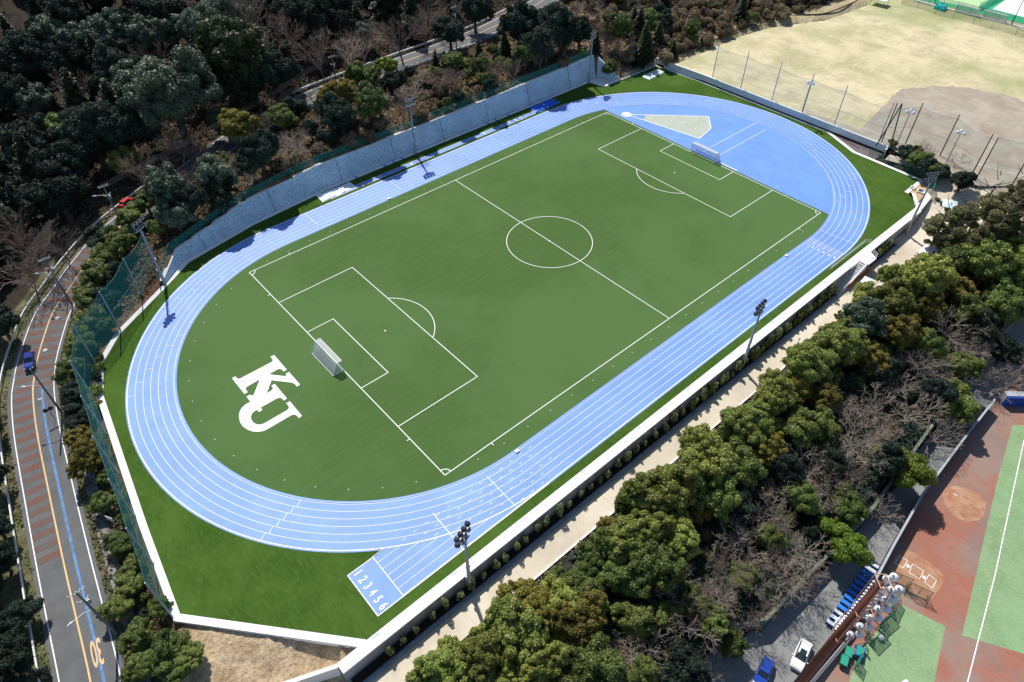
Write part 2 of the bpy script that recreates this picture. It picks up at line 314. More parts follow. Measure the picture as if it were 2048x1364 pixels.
_A = np.block([[_K, np.ones((len(CTA), 1))], [np.ones((1, len(CTA))), np.zeros((1, 1))]])
_W = np.linalg.solve(_A, np.append(CTA[:, 2], 0))
def roadinfo(X, Y):
    Rr = ROAD[::2]; d2 = (X[..., None] - Rr[:, 0]) ** 2 + (Y[..., None] - Rr[:, 1]) ** 2; i = d2.argmin(-1); return np.sqrt(d2.min(-1)), Rr[i, 2]
def height(X, Y):
    X = np.asarray(X, float); Y = np.asarray(Y, float); sh = X.shape; X = X.ravel(); Y = Y.ravel()
    Z = np.zeros(X.shape)
    for s in range(0, len(X), 8000):
        x, y = X[s:s + 8000], Y[s:s + 8000]
        n = (np.hypot(x[:, None] - CTA[:, 0], y[:, None] - CTA[:, 1]) @ _W[:-1]) + _W[-1]
        n += .35 * np.sin(x * .31 + 1.3 * np.sin(y * .23)) * np.cos(y * .37) * np.clip((np.hypot(x, y) - 60) / 60, .2, 1)
        d, rz = roadinfo(x, y); t = np.clip((d - 7.8) / 3.5, 0, 1); n = (rz - .16) * (1 - t) + n * t
        # low side of the belt trees: small retaining wall then the car park
        f = sdist(FLDT, x, y); n = np.where(f < .5, -.3, n)
        dd = sdist(DRY, x, y); n = np.where(dd < 0, 1.62, np.where((dd < 2.5) & (f > 1.), 1.62 + (n - 1.62) * np.clip(dd / 2.5, 0, 1), n))
        n = np.where((y < -46.5) & (y > -52.6) & (x > -86) & (x < 57) & (f > .4), -3.14, n)
        n = np.where((y > -57) & (y < -52.6) & (x < 57), np.minimum(n, -3.15), n)
        zr = np.interp(x, [56, 66, 74, 79, 84, 92], [-3.02, -2.8, -1.7, -.4, .65, 1.8]) - .22; n = np.where((sdist(RAMP, x, y) < .8) & (f > .3), np.minimum(n, zr), n)
        n = np.where(sdist(PARK, x, y) < .4, -10.65, n); n = np.where(sdist(BB, x, y) < 1, -10.65, n)
        Z[s:s + 8000] = n
    return Z.reshape(sh)
RAMP = [(55, -47.3), (66, -47.4), (74, -47.0), (79, -45.6), (83.6, -43.6), (85.6, -38), (84.6, -31), (86.6, -31), (88.4, -43), (92, -52), (86, -57), (77, -58), (66, -56), (55, -53.2)]
FLDT = [(-75.4, -46.3), (-91.9, -27), (-90.3, -11.2), (-86.7, 18.3), (-84, 26.4), (-79.1, 32), (-68.6, 39.0), (-61.6, 45.4), (-45.1, 49.4), (-25.6, 51.0), (63.5, 51.4), (68.6, 50.2), (72.6, 45.8), (72.8, 44.5),
        (87.4, 44), (88.1, 27.5), (88.1, -29.4), (85.2, -30), (83.2, -40.6), (77.0, -45.4), (70.4, -46.3)]
def ztop(x, y): return float(height(np.array([x]), np.array([y]))[0])

# ------------------------------------------------------------------ ground
ax = np.concatenate([np.arange(-330, -130, 6), np.arange(-130, 120, 1.), np.arange(120, 200, 3), np.arange(200, 420, 8)])
ay = np.concatenate([np.arange(-200, -100, 5), np.arange(-100, 110, 1.), np.arange(110, 200, 3), np.arange(200, 460, 8)])
GX, GY = np.meshgrid(ax, ay); GZ = height(GX, GY)
V = np.stack([GX.ravel(), GY.ravel(), GZ.ravel()], 1); nx = len(ax); ny = len(ay)
ii = np.arange(nx * ny).reshape(ny, nx); F = np.stack([ii[:-1, :-1].ravel(), ii[:-1, 1:].ravel(), ii[1:, 1:].ravel(), ii[1:, :-1].ravel()], 1)
fx, fy = V[:, 0], V[:, 1]
colr = np.tile(np.array([.045, .036, .026, 1.]), (len(V), 1))
nz = .5 + .5 * np.sin(fx * .9 + 2 * np.sin(fy * .4)) * np.sin(fy * 1.1 + 1.7 * np.sin(fx * .5))
def paint(mask, c, c2):
    k = nz[mask][:, None]; colr[mask, :3] = np.array(c) * (1 - k) + np.array(c2) * k
fd = sdist(FLD, fx, fy)
paint((fx > -70) & (fx < 66) & (fy > 50) & (fy < 82), (.06, .045, .028), (.22, .16, .09))
paint((fx > 60) & (fy > 43) & (fy < 95), (.20, .145, .095), (.40, .30, .20))
dd_ = sdist(DRY, fx, fy); paint((dd_ > 0) & (dd_ < 6) & (fx > 89) & (fy > 15), (.36, .30, .16), (.56, .47, .30))
paint((fd > 0) & (fd < 7) & (fx < -60) & (fy > -20), (.11, .08, .045), (.28, .20, .12))
paint((fd > 0) & (fd < 2.2) & (fx < -60), (.18, .10, .055), (.26, .15, .09))
paint((fx > -97) & (fx < -76) & (fy < -28) & (fy > -56) & (fd > .2), (.42, .30, .18), (.66, .51, .33))
rd, _z = roadinfo(fx, fy); paint((rd > 3) & (rd < 8) & (fx < -60), (.07, .085, .035), (.20, .17, .10))
paint((fx > 56) & (fx < 100) & (fy < -40) & (fy > -80) & (fd > 1), (.30, .24, .17), (.5, .42, .31))
def groundmat():
    m, nt, N, L, B = nodes('ground_soil'); B.inputs['Roughness'].default_value = .95; B.inputs['Specular IOR Level'].default_value = .1
    at = N.new('ShaderNodeAttribute'); at.attribute_name = 'soil'; geo = N.new('ShaderNodeNewGeometry')
    n = N.new('ShaderNodeTexNoise'); n.inputs['Scale'].default_value = 1.7; n.inputs['Detail'].default_value = 7; n.inputs['Roughness'].default_value = .7; L.new(geo.outputs['Position'], n.inputs['Vector'])
    mr = N.new('ShaderNodeMapRange'); mr.inputs['From Min'].default_value = .3; mr.inputs['From Max'].default_value = .7; mr.inputs['To Min'].default_value = .55; mr.inputs['To Max'].default_value = 1.4; L.new(n.outputs[0], mr.inputs[0])
    mx = N.new('ShaderNodeMixRGB'); mx.blend_type = 'MULTIPLY'; mx.inputs[0].default_value = 1; L.new(at.outputs['Color'], mx.inputs[1]); L.new(mr.outputs[0], mx.inputs[2]); L.new(mx.outputs[0], B.inputs['Base Color'])
    b = N.new('ShaderNodeBump'); b.inputs['Strength'].default_value = .9; b.inputs['Distance'].default_value = .4; L.new(n.outputs[0], b.inputs['Height']); L.new(b.outputs[0], B.inputs['Normal']); return m
tag(link('ground', npmesh('ground', V, F, groundmat(), {'soil': ('POINT', colr)})), kind='structure')

def sheet(name, pts, z, m, parent=None, struct=True):
    b = MB(); b.poly([(p[0], p[1], z) for p in pts]); o = b.build(name, m, parent, fix=False); flatup(o.data)
    if struct and parent is None: tag(o, kind='structure')
    return o
# --- turf, track, apron
HS, R0 = 42.195, 36.5
def stad(r, n=48, a0=None):
    o = [(HS + r * cos(t), r * sin(t)) for t in np.linspace(-pi / 2, pi / 2, n)]
    o += [(-HS + r * cos(t), r * sin(t)) for t in np.linspace(pi / 2, 3 * pi / 2, n)]; return o
turf = sheet('grass_surround', FLD, 0, M['turf_out'])
def ring(b, r0, r1, z, n=48):
    A = stad(r0, n); B = stad(r1, n); A.append(A[0]); B.append(B[0]); b.strip([(x, y, z) for x, y in A], [(x, y, z) for x, y in B])
b = MB(); ring(b, 36.0, 44.15, .012, 80)
CH0, CH1 = -72.4, -36.62
yA, yB = -36.72, -44.10
b.add([(CH0, yA, .009), (-40, yA, .009), (-40, yB - .02, .009), (CH0, yB - .02, .009)], [(0, 1, 2, 3)])
track = b.build('running_track', M['track'], fix=False); flatup(track.data); tag(track, kind='structure')
inner = sheet('pitch_turf', stad(36.05, 80), .006, M['turf_in'])
DX = 53.55
a_ = math.acos((DX - HS) / 36.05); arc = [(HS + 36.04 * cos(t), 36.04 * sin(t)) for t in np.linspace(-a_, a_, 60)]
dee = sheet('blue_apron', arc, .016, M['dee'])
# --- markings
def line(b, p, q, w, z):
    p = np.array(p[:2], float); q = np.array(q[:2], float); d = q - p; d /= np.linalg.norm(d); n = np.array([-d[1], d[0]]) * w / 2
    b.add([(*(p - n), z), (*(q - n), z), (*(q + n), z), (*(p + n), z)], [(0, 1, 2, 3)])
def arcl(b, c, r, t0, t1, w, z, n=48):
    T = np.linspace(t0, t1, n); b.strip([(c[0] + (r - w / 2) * cos(t), c[1] + (r - w / 2) * sin(t), z) for t in T], [(c[0] + (r + w / 2) * cos(t), c[1] + (r + w / 2) * sin(t), z) for t in T])
b = MB(); Z = .022; HL, HW, w = 52.83, 32.58, .14
for s in (-1, 1):
    line(b, (s * HL, -HW), (s * HL, HW), w, Z); line(b, (-HL, s * HW), (HL, s * HW), w, Z + .003)
    for (dx, hy) in ((16.5, 20.16), (5.5, 9.16)):
        line(b, (s * (HL - dx), -hy), (s * (HL - dx), hy), w, Z)
        for t in (-1, 1): line(b, (s * HL, t * hy), (s * (HL - dx), t * hy), w, Z + .003)
    aa = math.acos(5.5 / 9.15); arcl(b, (s * (HL - 11), 0), 9.15, (pi if s > 0 else 0) - aa, (pi if s > 0 else 0) + aa, w, Z + .006)
    for t in (-1, 1):
        st = math.atan2(-t, -s); arcl(b, (s * HL, t * HW), 1.1, st - pi / 4, st + pi / 4, .14, Z + .006, 12)
        line(b, (s * HL, t * (HW - 9.15)), (s * (HL + .6), t * (HW - 9.15)), .12, Z + .009)
        line(b, (s * (HL - 9.15), t * HW), (s * (HL - 9.15), t * (HW + .6)), .12, Z + .009)
line(b, (0, -HW), (0, HW), w, Z + .006); arcl(b, (0, 0), 9.15, 0, 2 * pi, w, Z + .012, 96)
for s in (-1, 1): arcl(b, (s * (HL - 11), 0), .09, 0, 2 * pi, .16, Z, 12)
arcl(b, (0, 0), .1, 0, 2 * pi, .18, Z + .015, 12)
o = b.build('pitch_markings', M['white'], inner, fix=False); flatup(o.data)
KU = [(875,205),(1047,405),(1005,430),(985,408),(965,396),(945,393),(915,403),(805,467),(1018,492),(1040,488),(1043,480),(1032,462),(1077,435),(1228,607),(1187,637),(1165,610),(1140,590),(1110,580),(840,548),(772,727),(835,690),(853,675),(857,652),(838,622),(883,598),(1050,797),(1005,825),(988,803),(970,790),(945,788),(905,800),(690,922),(714,950),(670,982),(643,953),(605,970),(572,1003),(556,1050),(568,1095),(598,1130),(640,1150),(690,1152),(735,1138),(1045,960),(1068,940),(1077,915),(1068,897),(1038,862),(1090,835),(1255,1035),(1210,1065),(1188,1033),(1160,1018),(1130,1018),(1100,1030),(815,1197),(760,1228),(700,1247),(640,1252),(580,1247),(510,1222),(450,1180),(415,1130),(397,1070),(395,1015),(405,975),(430,930),(470,888),(510,862),(552,845),(497,770),(547,745),(560,755),(578,757),(595,748),(680,535),(515,630),(495,645),(486,662),(492,680),(515,710),(470,737),(300,520),(348,495),(362,516),(380,526),(405,527),(830,305),(850,290),(857,272),(850,260),(826,228)]
b = MB(); b.poly([g(420 + x / 6.818, 680 + y / 6.818, .03) for x, y in KU]); o = b.build('white_monogram', M['white'], inner, fix=False); flatup(o.data)

b = MB(); Z = .024; lw = .075
for k in range(7): ring(b, R0 + 1.22 * k - lw / 2, R0 + 1.22 * k + lw / 2, Z, 80)
ring(b, 43.86, 43.95, Z + .004, 80)
def yl(k): return -(R0 + 1.22 * k)
def circx(k_y, r): # x on the left bend circle radius r at height y
    return -HS - math.sqrt(max(0, r * r - k_y * k_y))
for k in range(7):
    x1 = circx(yl(k), 43.9) if k < 6 else -44.5
    line(b, (-68.4, yl(k) - .1), (x1, yl(k) - .1), lw, Z + .012)
line(b, (-72.4, yA), (-72.4, yB), .14, Z + .012); line(b, (-72.4, yA), (-68.3, yA), .14, Z + .014); line(b, (-72.4, yB + .05), (-42, yB + .05), .14, Z + .016)
line(b, (-68.4, yA), (-68.4, yB), .12, Z + .018)
line(b, (-58.1, -36.6), (-58.4, yB), .13, Z + .018); line(b, (-48.2, -36.9), (-48.4, -43.7), .11, Z + .018)
def radial(s, ang, r0, r1, wd=.1, zz=Z + .02):
    c = (s * HS, 0); line(b, (c[0] + r0 * cos(ang), r0 * sin(ang)), (c[0] + r1 * cos(ang), r1 * sin(ang)), wd, zz)
# stagger marks
for i, (s, a0, da) in enumerate([(-1, 217, -.7), (-1, 110, 3.9), (-1, 140, 4.), (1, 60, 3.8), (1, -30, 4.1), (1, 12, 3.5), (1, -62, 3.9)]):
    for k in range(6):
        a = R(a0 + da * k); radial(s, a, R0 + 1.22 * k, R0 + 1.22 * (k + 1))
radial(1, R(-83), R0, 43.9)
for t in range(3): line(b, (41.2 + t * .7, -36.5), (41.2 + t * .7, -43.85), .11, Z + .02)
for k in range(6):
    for t in range(16):     # dashes leading from the chute into the lanes
        x = -66 + t * 2.0 + (k % 2) * .9; y = -37.3 - 1.22 * k
        if -HS - x > 0 and (x + HS) ** 2 + y ** 2 > 43.7 ** 2: continue
        if t > 13 - k % 3: continue
        line(b, (x, y), (x + .62, y), .09, Z + .02)
for k in range(1, 6):
    for x in np.arange(-38, 40, 9.14): line(b, (x, yl(k) - .12), (x, yl(k) + .12), .12, Z + .03)
    for x in (-34, -12, 20): line(b, (x, -yl(k)), (x, -yl(k) + 1.2), .1, Z + .03)
o = b.build('lane_markings', M['white'], track, fix=False); flatup(o.data)
def text(name, s, size, M4, m, parent, bold=0.):
    cu = bpy.data.curves.new(name, 'FONT'); cu.body = s; cu.size = size; cu.align_x = 'CENTER'; cu.align_y = 'CENTER'; cu.offset = bold
    t = bpy.data.objects.new(name, cu); COL.objects.link(t); dg = bpy.context.evaluated_depsgraph_get()
    me = bpy.data.meshes.new_from_object(t.evaluated_get(dg)); bpy.data.objects.remove(t); me.name = name; me.transform(M4)
    me.materials.clear(); return link(name, me, parent, m)
for k in range(6):
    text('lane_number', str(k + 1), 1.55, Matrix.Translation((-71.2, yA - .62 - 1.22 * k, .05)) @ Matrix.Rotation(-pi / 2, 4, 'Z') @ Matrix.Diagonal((.8, 1.15, 1, 1)), M['white'], track, .035)
    text('lane_number', str(6 - k), 1.1, Matrix.Translation((40.1, -43.3 + 1.22 * k, .05)) @ Matrix.Rotation(pi / 2, 4, 'Z'), M['white'], track, .02)
# inner kerb
b = MB(); n_ = 100; A = stad(36.22, n_); B = stad(36.34, n_); A.append(A[0]); B.append(B[0])
b.strip([(x, y, .07) for x, y in A], [(x, y, .07) for x, y in B]); b.strip([(x, y, 0) for x, y in A], [(x, y, .07) for x, y in A]); b.strip([(x, y, .07) for x, y in B], [(x, y, 0) for x, y in B])
tag(b.build('track_kerb', mat('blue_kerb', (.30, .45, .72), .5, .1, 1), fix=False), 'low blue kerb running round the inner edge of the blue track', 'kerb')
# shot put sector, circle and run-up lines in the apron
b = MB(); c0 = np.array(g(1253, 229)[:2]); b.poly([(c0[0] + 1.35 * cos(t), c0[1] + 1.35 * sin(t), .03) for t in np.linspace(0, 2 * pi, 28)[:-1]])
s1 = np.array(g(1417, 233)[:2]); s2 = np.array(g(1399, 277)[:2])
line(b, c0, s1, .28, .034); line(b, c0, s2, .28, .038)
mid = (s1 + s2) / 2; out = mid + (mid - c0) / np.linalg.norm(mid - c0) * 1.8; line(b, s1, out, .22, .042); line(b, out, s2, .22, .046)
for y in (1.8, -2.1): line(b, (55.3, y), (78.2 - (1 if y < 0 else 0), y), .12, .034)
line(b, (53.9, -4.2), (53.9, -9.5), .3, .034)
o = b.build('apron_markings', M['white'], dee, fix=False); flatup(o.data)
q1 = c0 + (s1 - c0) * .24; q2 = c0 + (s2 - c0) * .24; b = MB(); b.poly([(*q, .022) for q in (q1, s1, out, s2, q2)])
o = b.build('sand_sector', layered('sandy_sector', (.42, .46, .38), [(1.2, None, (.56, .58, .48), .45, .7, .8), (.4, None, (.36, .43, .33), .5, .7, .6)], .95, .1, .5), dee, fix=False); flatup(o.data)
# long jump run-up between track and wall
b = MB(); A = (-26.5, 45.9); B = (43, 45.6); b.poly([(-26.5, 45.1, .012), (43, 45.1, .012), (43, 46.55, .012), (-26.5, 46.55, .012)])
run = b.build('runway', M['track'], fix=False); tag(run, kind='structure')
b = MB()
for x in (-26, -12.5, -3.5, -1.5, 3, 20, 26, 29, 31, 33, 38, 42): line(b, (x, 45.15), (x, 46.5), .28, .024)
line(b, (-26.5, 45.15), (43, 45.15), .08, .026); line(b, (-26.5, 46.5), (43, 46.5), .08, .026)
b.build('runway_markings', M['white'], run, fix=False)

# ------------------------------------------------------------------ paths, road, car park sheets
b = MB(); A = [(-95, -47.2, -3.02), (56, -47.2, -3.02), (66, -47.4, -2.8), (74, -47.0, -1.7), (79, -45.6, -.3), (83.6, -43.6, .7), (85.6, -38, .95), (84.6, -31, .6)]
B = [(-95, -52.4, -3.02), (56, -53.2, -3.02), (66, -56, -2.8), (77, -58, -1.0), (86, -57, .9), (92, -52, 1.85), (88.4, -43, 1.85), (86.6, -31, 1.2)]
b.strip(A, B); o = b.build('footpath', M['path'], fix=False); flatup(o.data); tag(o, kind='structure'); path = o
b = MB()
for k in range(16): line(b, (-90 + k * 9, -47.3), (-90 + k * 9, -52.3), .05, -3.012)
o = b.build('path_joints', M['concrete_grey'], path, fix=False); flatup(o.data)
def rstrip(d0, d1, dz, name, m, parent=None, P=ROAD):
    b = MB(); A = offs(P, d0); B = offs(P, d1); A[:, 2] += dz; B[:, 2] += dz; b.strip(A.tolist(), B.tolist()); o = b.build(name, m, parent, fix=False); flatup(o.data)
    if parent is None: tag(o, kind='structure')
    return o
road = rstrip(-3.9, 3.9, 0, 'road', M['asphalt'])
rstrip(-.11, .11, .02, 'centre_line', M['orange'], road); rstrip(-3.35, -3.19, .02, 'edge_line', M['white'], road); rstrip(3.19, 3.35, .02, 'edge_line', M['white'], road)
rstrip(1.25, 1.62, .024, 'blue_stripe', M['bluepaint'], road, ROAD[:50])
rstrip(4.9, 6.5, .06, 'pavement', M['asphalt_pale'], None, ROAD[:60])
b = MB(); seg = ROAD; T = np.gradient(seg, axis=0); acc = 0; L_ = np.concatenate([[0], np.cumsum(np.linalg.norm(np.diff(seg[:, :2], axis=0), axis=1))])
def along(s, d, dz=0):
    i = min(np.searchsorted(L_, s) - 1, len(seg) - 2); i = max(i, 0); t = (s - L_[i]) / (L_[i + 1] - L_[i]); p = seg[i] * (1 - t) + seg[i + 1] * t; q = seg[i + 1] - seg[i]; q /= np.linalg.norm(q[:2])
    return (p[0] + q[1] * d, p[1] - q[0] * d, p[2] + dz)
s0 = min(range(400), key=lambda k: abs(px(along(k * .25, 0))[1] - 1110)) * .25
for k in range(34):
    s = s0 + k * 2.25
    b.add([along(s, -3.1, .014), along(s, -.25, .014), along(s + 1.15, -.25, .014), along(s + 1.15, -3.1, .014)], [(0, 1, 2, 3)])
    if k > 15: b.add([along(s, .3, .014), along(s, 3.1, .014), along(s + 1.15, 3.1, .014), along(s + 1.15, .3, .014)], [(0, 1, 2, 3)])
o = b.build('red_rumble_bands', M['redpaint'], road, fix=False); flatup(o.data)
c30 = np.array(g(193, 1302, -2.97)); d30 = np.array(along(9, 0)) - np.array(along(7, 0)); a30 = math.atan2(-d30[1], -d30[0]) - pi / 2
text('speed_marking', '30', 1.75, Matrix.Translation(Vector(c30)) @ Matrix.Rotation(a30, 4, 'Z') @ Matrix.Diagonal((.78, 3.1, 1, 1)), M['orange'], road, .03)
park = sheet('parking_asphalt', [(-75, -73), (-36.2, -73.6), (-31, -77), (-3, -78), (46, -75), (80, -75), (80, -81.3), (47, -81.3), (20, -81.3), (5, -81.8), (-6, -83.0), (-14, -84.0), (-22, -84.5), (-75, -84.6)], -10.55, M['asphalt_pale'])
ZB = -10.5
bbf = sheet('clay_ground', [(-75, -84.6), (-22, -84.5), (-14, -84.0), (-6, -83.0), (5, -81.8), (20, -81.3), (47, -81.3), (80, -81.3), (80, -150), (-75, -150)], ZB, M['clay'])
def gp(L, z): return [g(u, v, z) for u, v in L]
def ragged(L, n=4, j=.09, seed=2):
    q = random.Random(seed); L = [(*p[:2], 0) for p in L]; C_ = catmull([L[-1]] + L + L[:2], n)[n:-n - 1]; c = C_.mean(0); return [(p[0] + q.gauss(0, j), p[1] + q.gauss(0, j)) for p in C_]
def psheet(name, L, z, m, parent):
    P = [g(u, v, z) for u, v in L]
    if 'soil' in name: P = [(x, y, z) for x, y in ragged(P)]
    b = MB(); b.poly(P); o = b.build(name, m, parent, fix=False); flatup(o.data); return o
psheet('turf_panel', [(2025, 850), (2100, 850), (2100, 1330), (2048, 1308), (1924, 1271), (1995, 960)], ZB + .01, M['bbturf'], bbf)
psheet('turf_panel', [(1698, 1364), (1720, 1300), (1802, 1208), (1891, 1253), (1868, 1364), (1850, 1420), (1680, 1420)], ZB + .01, M['bbturf'], bbf)
psheet('plate_soil', [(1795, 1105), (1830, 1105), (1885, 1150), (1870, 1190), (1840, 1195), (1780, 1150)], ZB + .008, M['orangesoil'], bbf)
psheet('mound_soil', [(1885, 985), (1900, 972), (1930, 975), (1965, 995), (1972, 1015), (1955, 1040), (1925, 1040), (1895, 1015)], ZB + .008, M['orangesoil'], bbf)
b = MB()
def pl(p, q, wd, dz=.02): line(b, g(*p, ZB), g(*q, ZB), wd, ZB + dz)
pl((2048, 880), (1990, 1150), .16); pl((1990, 1150), (1935, 1364), .16); pl((1935, 1364), (1925, 1404), .16)
def boxl(P, closed=True):
    for i in range(len(P) - (0 if closed else 1)): pl(P[i], P[(i + 1) % len(P)], .09, .022 + .003 * i)
boxl([(1798.5, 1112), (1815, 1121), (1806, 1136), (1790, 1127)]); boxl([(1825, 1128), (1847, 1142), (1839, 1158), (1818, 1145)]); boxl([(1858, 1149), (1873, 1161), (1864, 1177), (1849, 1164)])
o = b.build('white_lines', M['white'], bbf, fix=False); flatup(o.data)
psheet('turf_panel', [(1802, 1364), (1812, 1358), (1818, 1364)], ZB + .03, M['white'], bbf)
for (u, v) in ((1816, 1132.5), (1848, 1155)):
    c = g(u, v, ZB); b = MB(); b.prism([(c[0] + .33 * cos(t), c[1] + .33 * sin(t)) for t in (0, 1.0, 2.1, 3.6, 5.1)], ZB, ZB + .04)
    tag(b.build('home_plate', M['white']), 'white rubber home plate ' + ('nearer the dark boundary wall' if u < 1820 else 'nearer the pale green turf') + ' between chalked boxes', 'home plate')
c = g(1924, 1010, ZB); b = MB(); hh = []
for r_, z_ in ((2.6, 0), (1.5, .14), (.4, .22)): hh.append([(c[0] + r_ * cos(t), c[1] + r_ * sin(t), ZB + z_) for t in np.linspace(0, 2 * pi, 25)])
b.strip(hh[0], hh[1]); b.strip(hh[1], hh[2]); b.poly(hh[2][:-1]); 
tag(b.build('pitching_mound', M['orangesoil'], smooth=True), 'low sandy practice mound on the red clay', 'mound')
c = g(1910, 989, ZB + .12); b = MB(); b.box((c[0], c[1], ZB + .12), (.16, .6, .06)); tag(b.build('pitching_plate', M['white']), 'small white rubber slab by the sandy mound', 'pitching rubber')

# dry grass ground NE
dry = sheet('dry_grass_field', DRY, 1.8, M['drygrass'])
inf = [g(u, v, 1.8) for u, v in ((1770, 210), (1800, 181), (1850, 174), (1910, 173), (1980, 184), (2048, 204), (2300, 330), (2300, 560), (2048, 372), (1960, 372), (1935, 365), (1830, 320))] + [(88.7, -29, 1.8), (88.7, -6, 1.8), (91.5, -4, 1.8), (91.5, -20, 1.8)]
b = MB(); b.poly([(x, y, 1.81) for x, y in [tuple(p[:2] + np.array([rnd.gauss(0, .25), rnd.gauss(0, .25)])) for p in catmull([(x, y, 0) for x, y, z in inf[:8]], 12)[:84]] + [(x, y) for x, y, z in inf[7:]]]); o = b.build('infield_dirt', M['infield'], dry, fix=False); flatup(o.data)
b = MB()
for p, q in (((1560, 207), (1730, 258)), ((1730, 258), (1860, 303)), ((1860, 303), (2048, 352))): line(b, g(*p, 1.8), g(*q, 1.8), .35, 1.822)
b.build('foul_line', mat('worn_chalk', (.52, .49, .43), .9, .25, 2), dry, fix=False)

# ------------------------------------------------------------------ walls and kerbs
def extr(P, w0, w1, z0, z1, name, m, parent=None):       # wall along polyline, w0..w1 offset to the right of travel
    P = np.array([(p[0], p[1], 0) for p in P], float); n = len(P); T = np.zeros((n, 2)); Nn = np.zeros((n, 2))
    for i in range(n):
        ds = []
        if i: d = P[i, :2] - P[i - 1, :2]; ds.append(d / np.linalg.norm(d))
        if i < n - 1: d = P[i + 1, :2] - P[i, :2]; ds.append(d / np.linalg.norm(d))
        t = sum(ds); t /= np.linalg.norm(t); k = 1 / max(.5, t @ ds[0]); Nn[i] = np.array([t[1], -t[0]]) * k
    z0 = [z0] * n if np.isscalar(z0) else z0; z1 = [z1] * n if np.isscalar(z1) else z1
    a = [(*(P[i, :2] + Nn[i] * w0), z0[i]) for i in range(n)]; a2 = [(*(P[i, :2] + Nn[i] * w0), z1[i]) for i in range(n)]
    c = [(*(P[i, :2] + Nn[i] * w1), z0[i]) for i in range(n)]; c2 = [(*(P[i, :2] + Nn[i] * w1), z1[i]) for i in range(n)]
    b = MB(); b.strip(a, a2); b.strip(a2, c2); b.strip(c2, c); b.add([a[0], a2[0], c2[0], c[0], a[-1], a2[-1], c2[-1], c[-1]], [(0, 1, 2, 3), (4, 7, 6, 5)])
    return b.build(name, m, parent)
# near retaining wall
nw = empty('retaining_wall', (-75, -46, 0), 0, 'long straight concrete retaining wall with broad white coping above the beige footpath', 'retaining wall')
def par(o, p): o.parent = p; o.matrix_parent_inverse = Matrix.Translation(-Vector(p.location)); return o
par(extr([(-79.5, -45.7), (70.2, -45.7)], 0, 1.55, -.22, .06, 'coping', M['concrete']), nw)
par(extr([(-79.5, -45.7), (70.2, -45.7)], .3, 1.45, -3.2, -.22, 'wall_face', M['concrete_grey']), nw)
par(extr([(70.2, -45.7), (77.0, -44.9), (77.6, -43.5)], 0, 1.3, -3.2, .06, 'end_wall', M['concrete']), nw)
b = MB()
for x in np.arange(-74, 70, 12.5): b.box((x, -46.0, .068), (1.1, .45, .012))
par(b.build('coping_joint_patch', mat('paler_patch', (.55, .56, .6), .8, .1, 3)), nw)
wg = empty('wing_wall', (-79.5, -46, 0), 0, 'short concrete wing wall turning back into the tan soil beside the path corner', 'wing wall')
par(extr([(-86.2, -42.6), (-79.4, -45.75)], -.0, .5, -3.4, [-.7, .05], 'wall_face', M['concrete']), wg)
kb = empty('field_kerb', (-90, -20, 0), 0, 'white concrete kerb wall around the left end of the turf', 'kerb wall')
par(extr([(-75.2, -45.6), (-91.4, -26.9), (-89.8, -11.2), (-86.2, 18.1), (-83.6, 26.1), (-78.8, 31.6), (-68.3, 38.5), (-66.3, 39.9)], -1.0, 0, -.8, .07, 'kerb_top', M['concrete']), kb)
kr = empty('field_kerb', (86, -30, 0), 0, 'white concrete kerb along the lower right corner of the turf beside the green mesh fence', 'kerb wall')
par(extr([(88.0, -12.8), (82.9, -23.5), (82.5, -40.8), (75.0, -40.9)], -.9, 0, -.5, .07, 'kerb_top', M['concrete']), kr)
par(extr([(75.9, -42.2), (71.2, -45.6)], -.7, 0, -.5, .072, 'kerb_top', M['concrete']), kr)
# NE wall
ne = empty('retaining_wall', (88.3, 0, 0), 0, 'low blue-grey concrete wall between the blue track and the dry grass ground', 'retaining wall')
par(extr([(87.6, 44.6), (88.35, 27.5), (88.35, -29.0), (86.5, -29.6)], -.28, 0, -.3, 1.98, 'wall_face', M['concrete_blue']), ne)
par(extr([(87.6, 44.6), (88.35, 27.5), (88.35, -29.0), (86.5, -29.6)], -.34, .04, 1.98, 2.06, 'coping', M['concrete']), ne)
par(extr([(87.05, 43.9), (87.95, 27.5), (87.95, -13.0)], -.28, .30, -.2, .05, 'drain', M['concrete']), ne)
sheet('paved_triangle', [(88.0, -13.3), (88.0, -29), (84, -29), (83.2, -24)], .012, mat('grey_brown_paving', (.16, .13, .13), .9, .2, 2))
sheet('soil_corner', [(82.3, -41.3), (76.3, -41.3), (75.5, -41.6), (72, -45.2), (77, -44.6), (82.6, -43)], -.0, mat('tan_soil', (.5, .34, .19), .95, .2, 1.5))
for i, (a, c, d) in enumerate([(g(1825, 377)[:2], 1.0, 'small'), (g(1842, 384)[:2], 1.5, 'larger')]):
    t = empty('catch_basin', (a[0], a[1], 0), .2, d + ' open concrete catch basin beside the turf corner', 'catch basin')
    b = MB(); h = c / 2
    for s in (-1, 1): b.box((s * h, 0, .15), (.16, c + .16, .5)); b.box((0, s * h, .148), (c - .16, .16, .5))
    b.build('rim', M['concrete'], t); b = MB(); b.box((0, 0, .03), (c - .18, c - .18, .04)); b.build('floor', M['darksteel'], t)
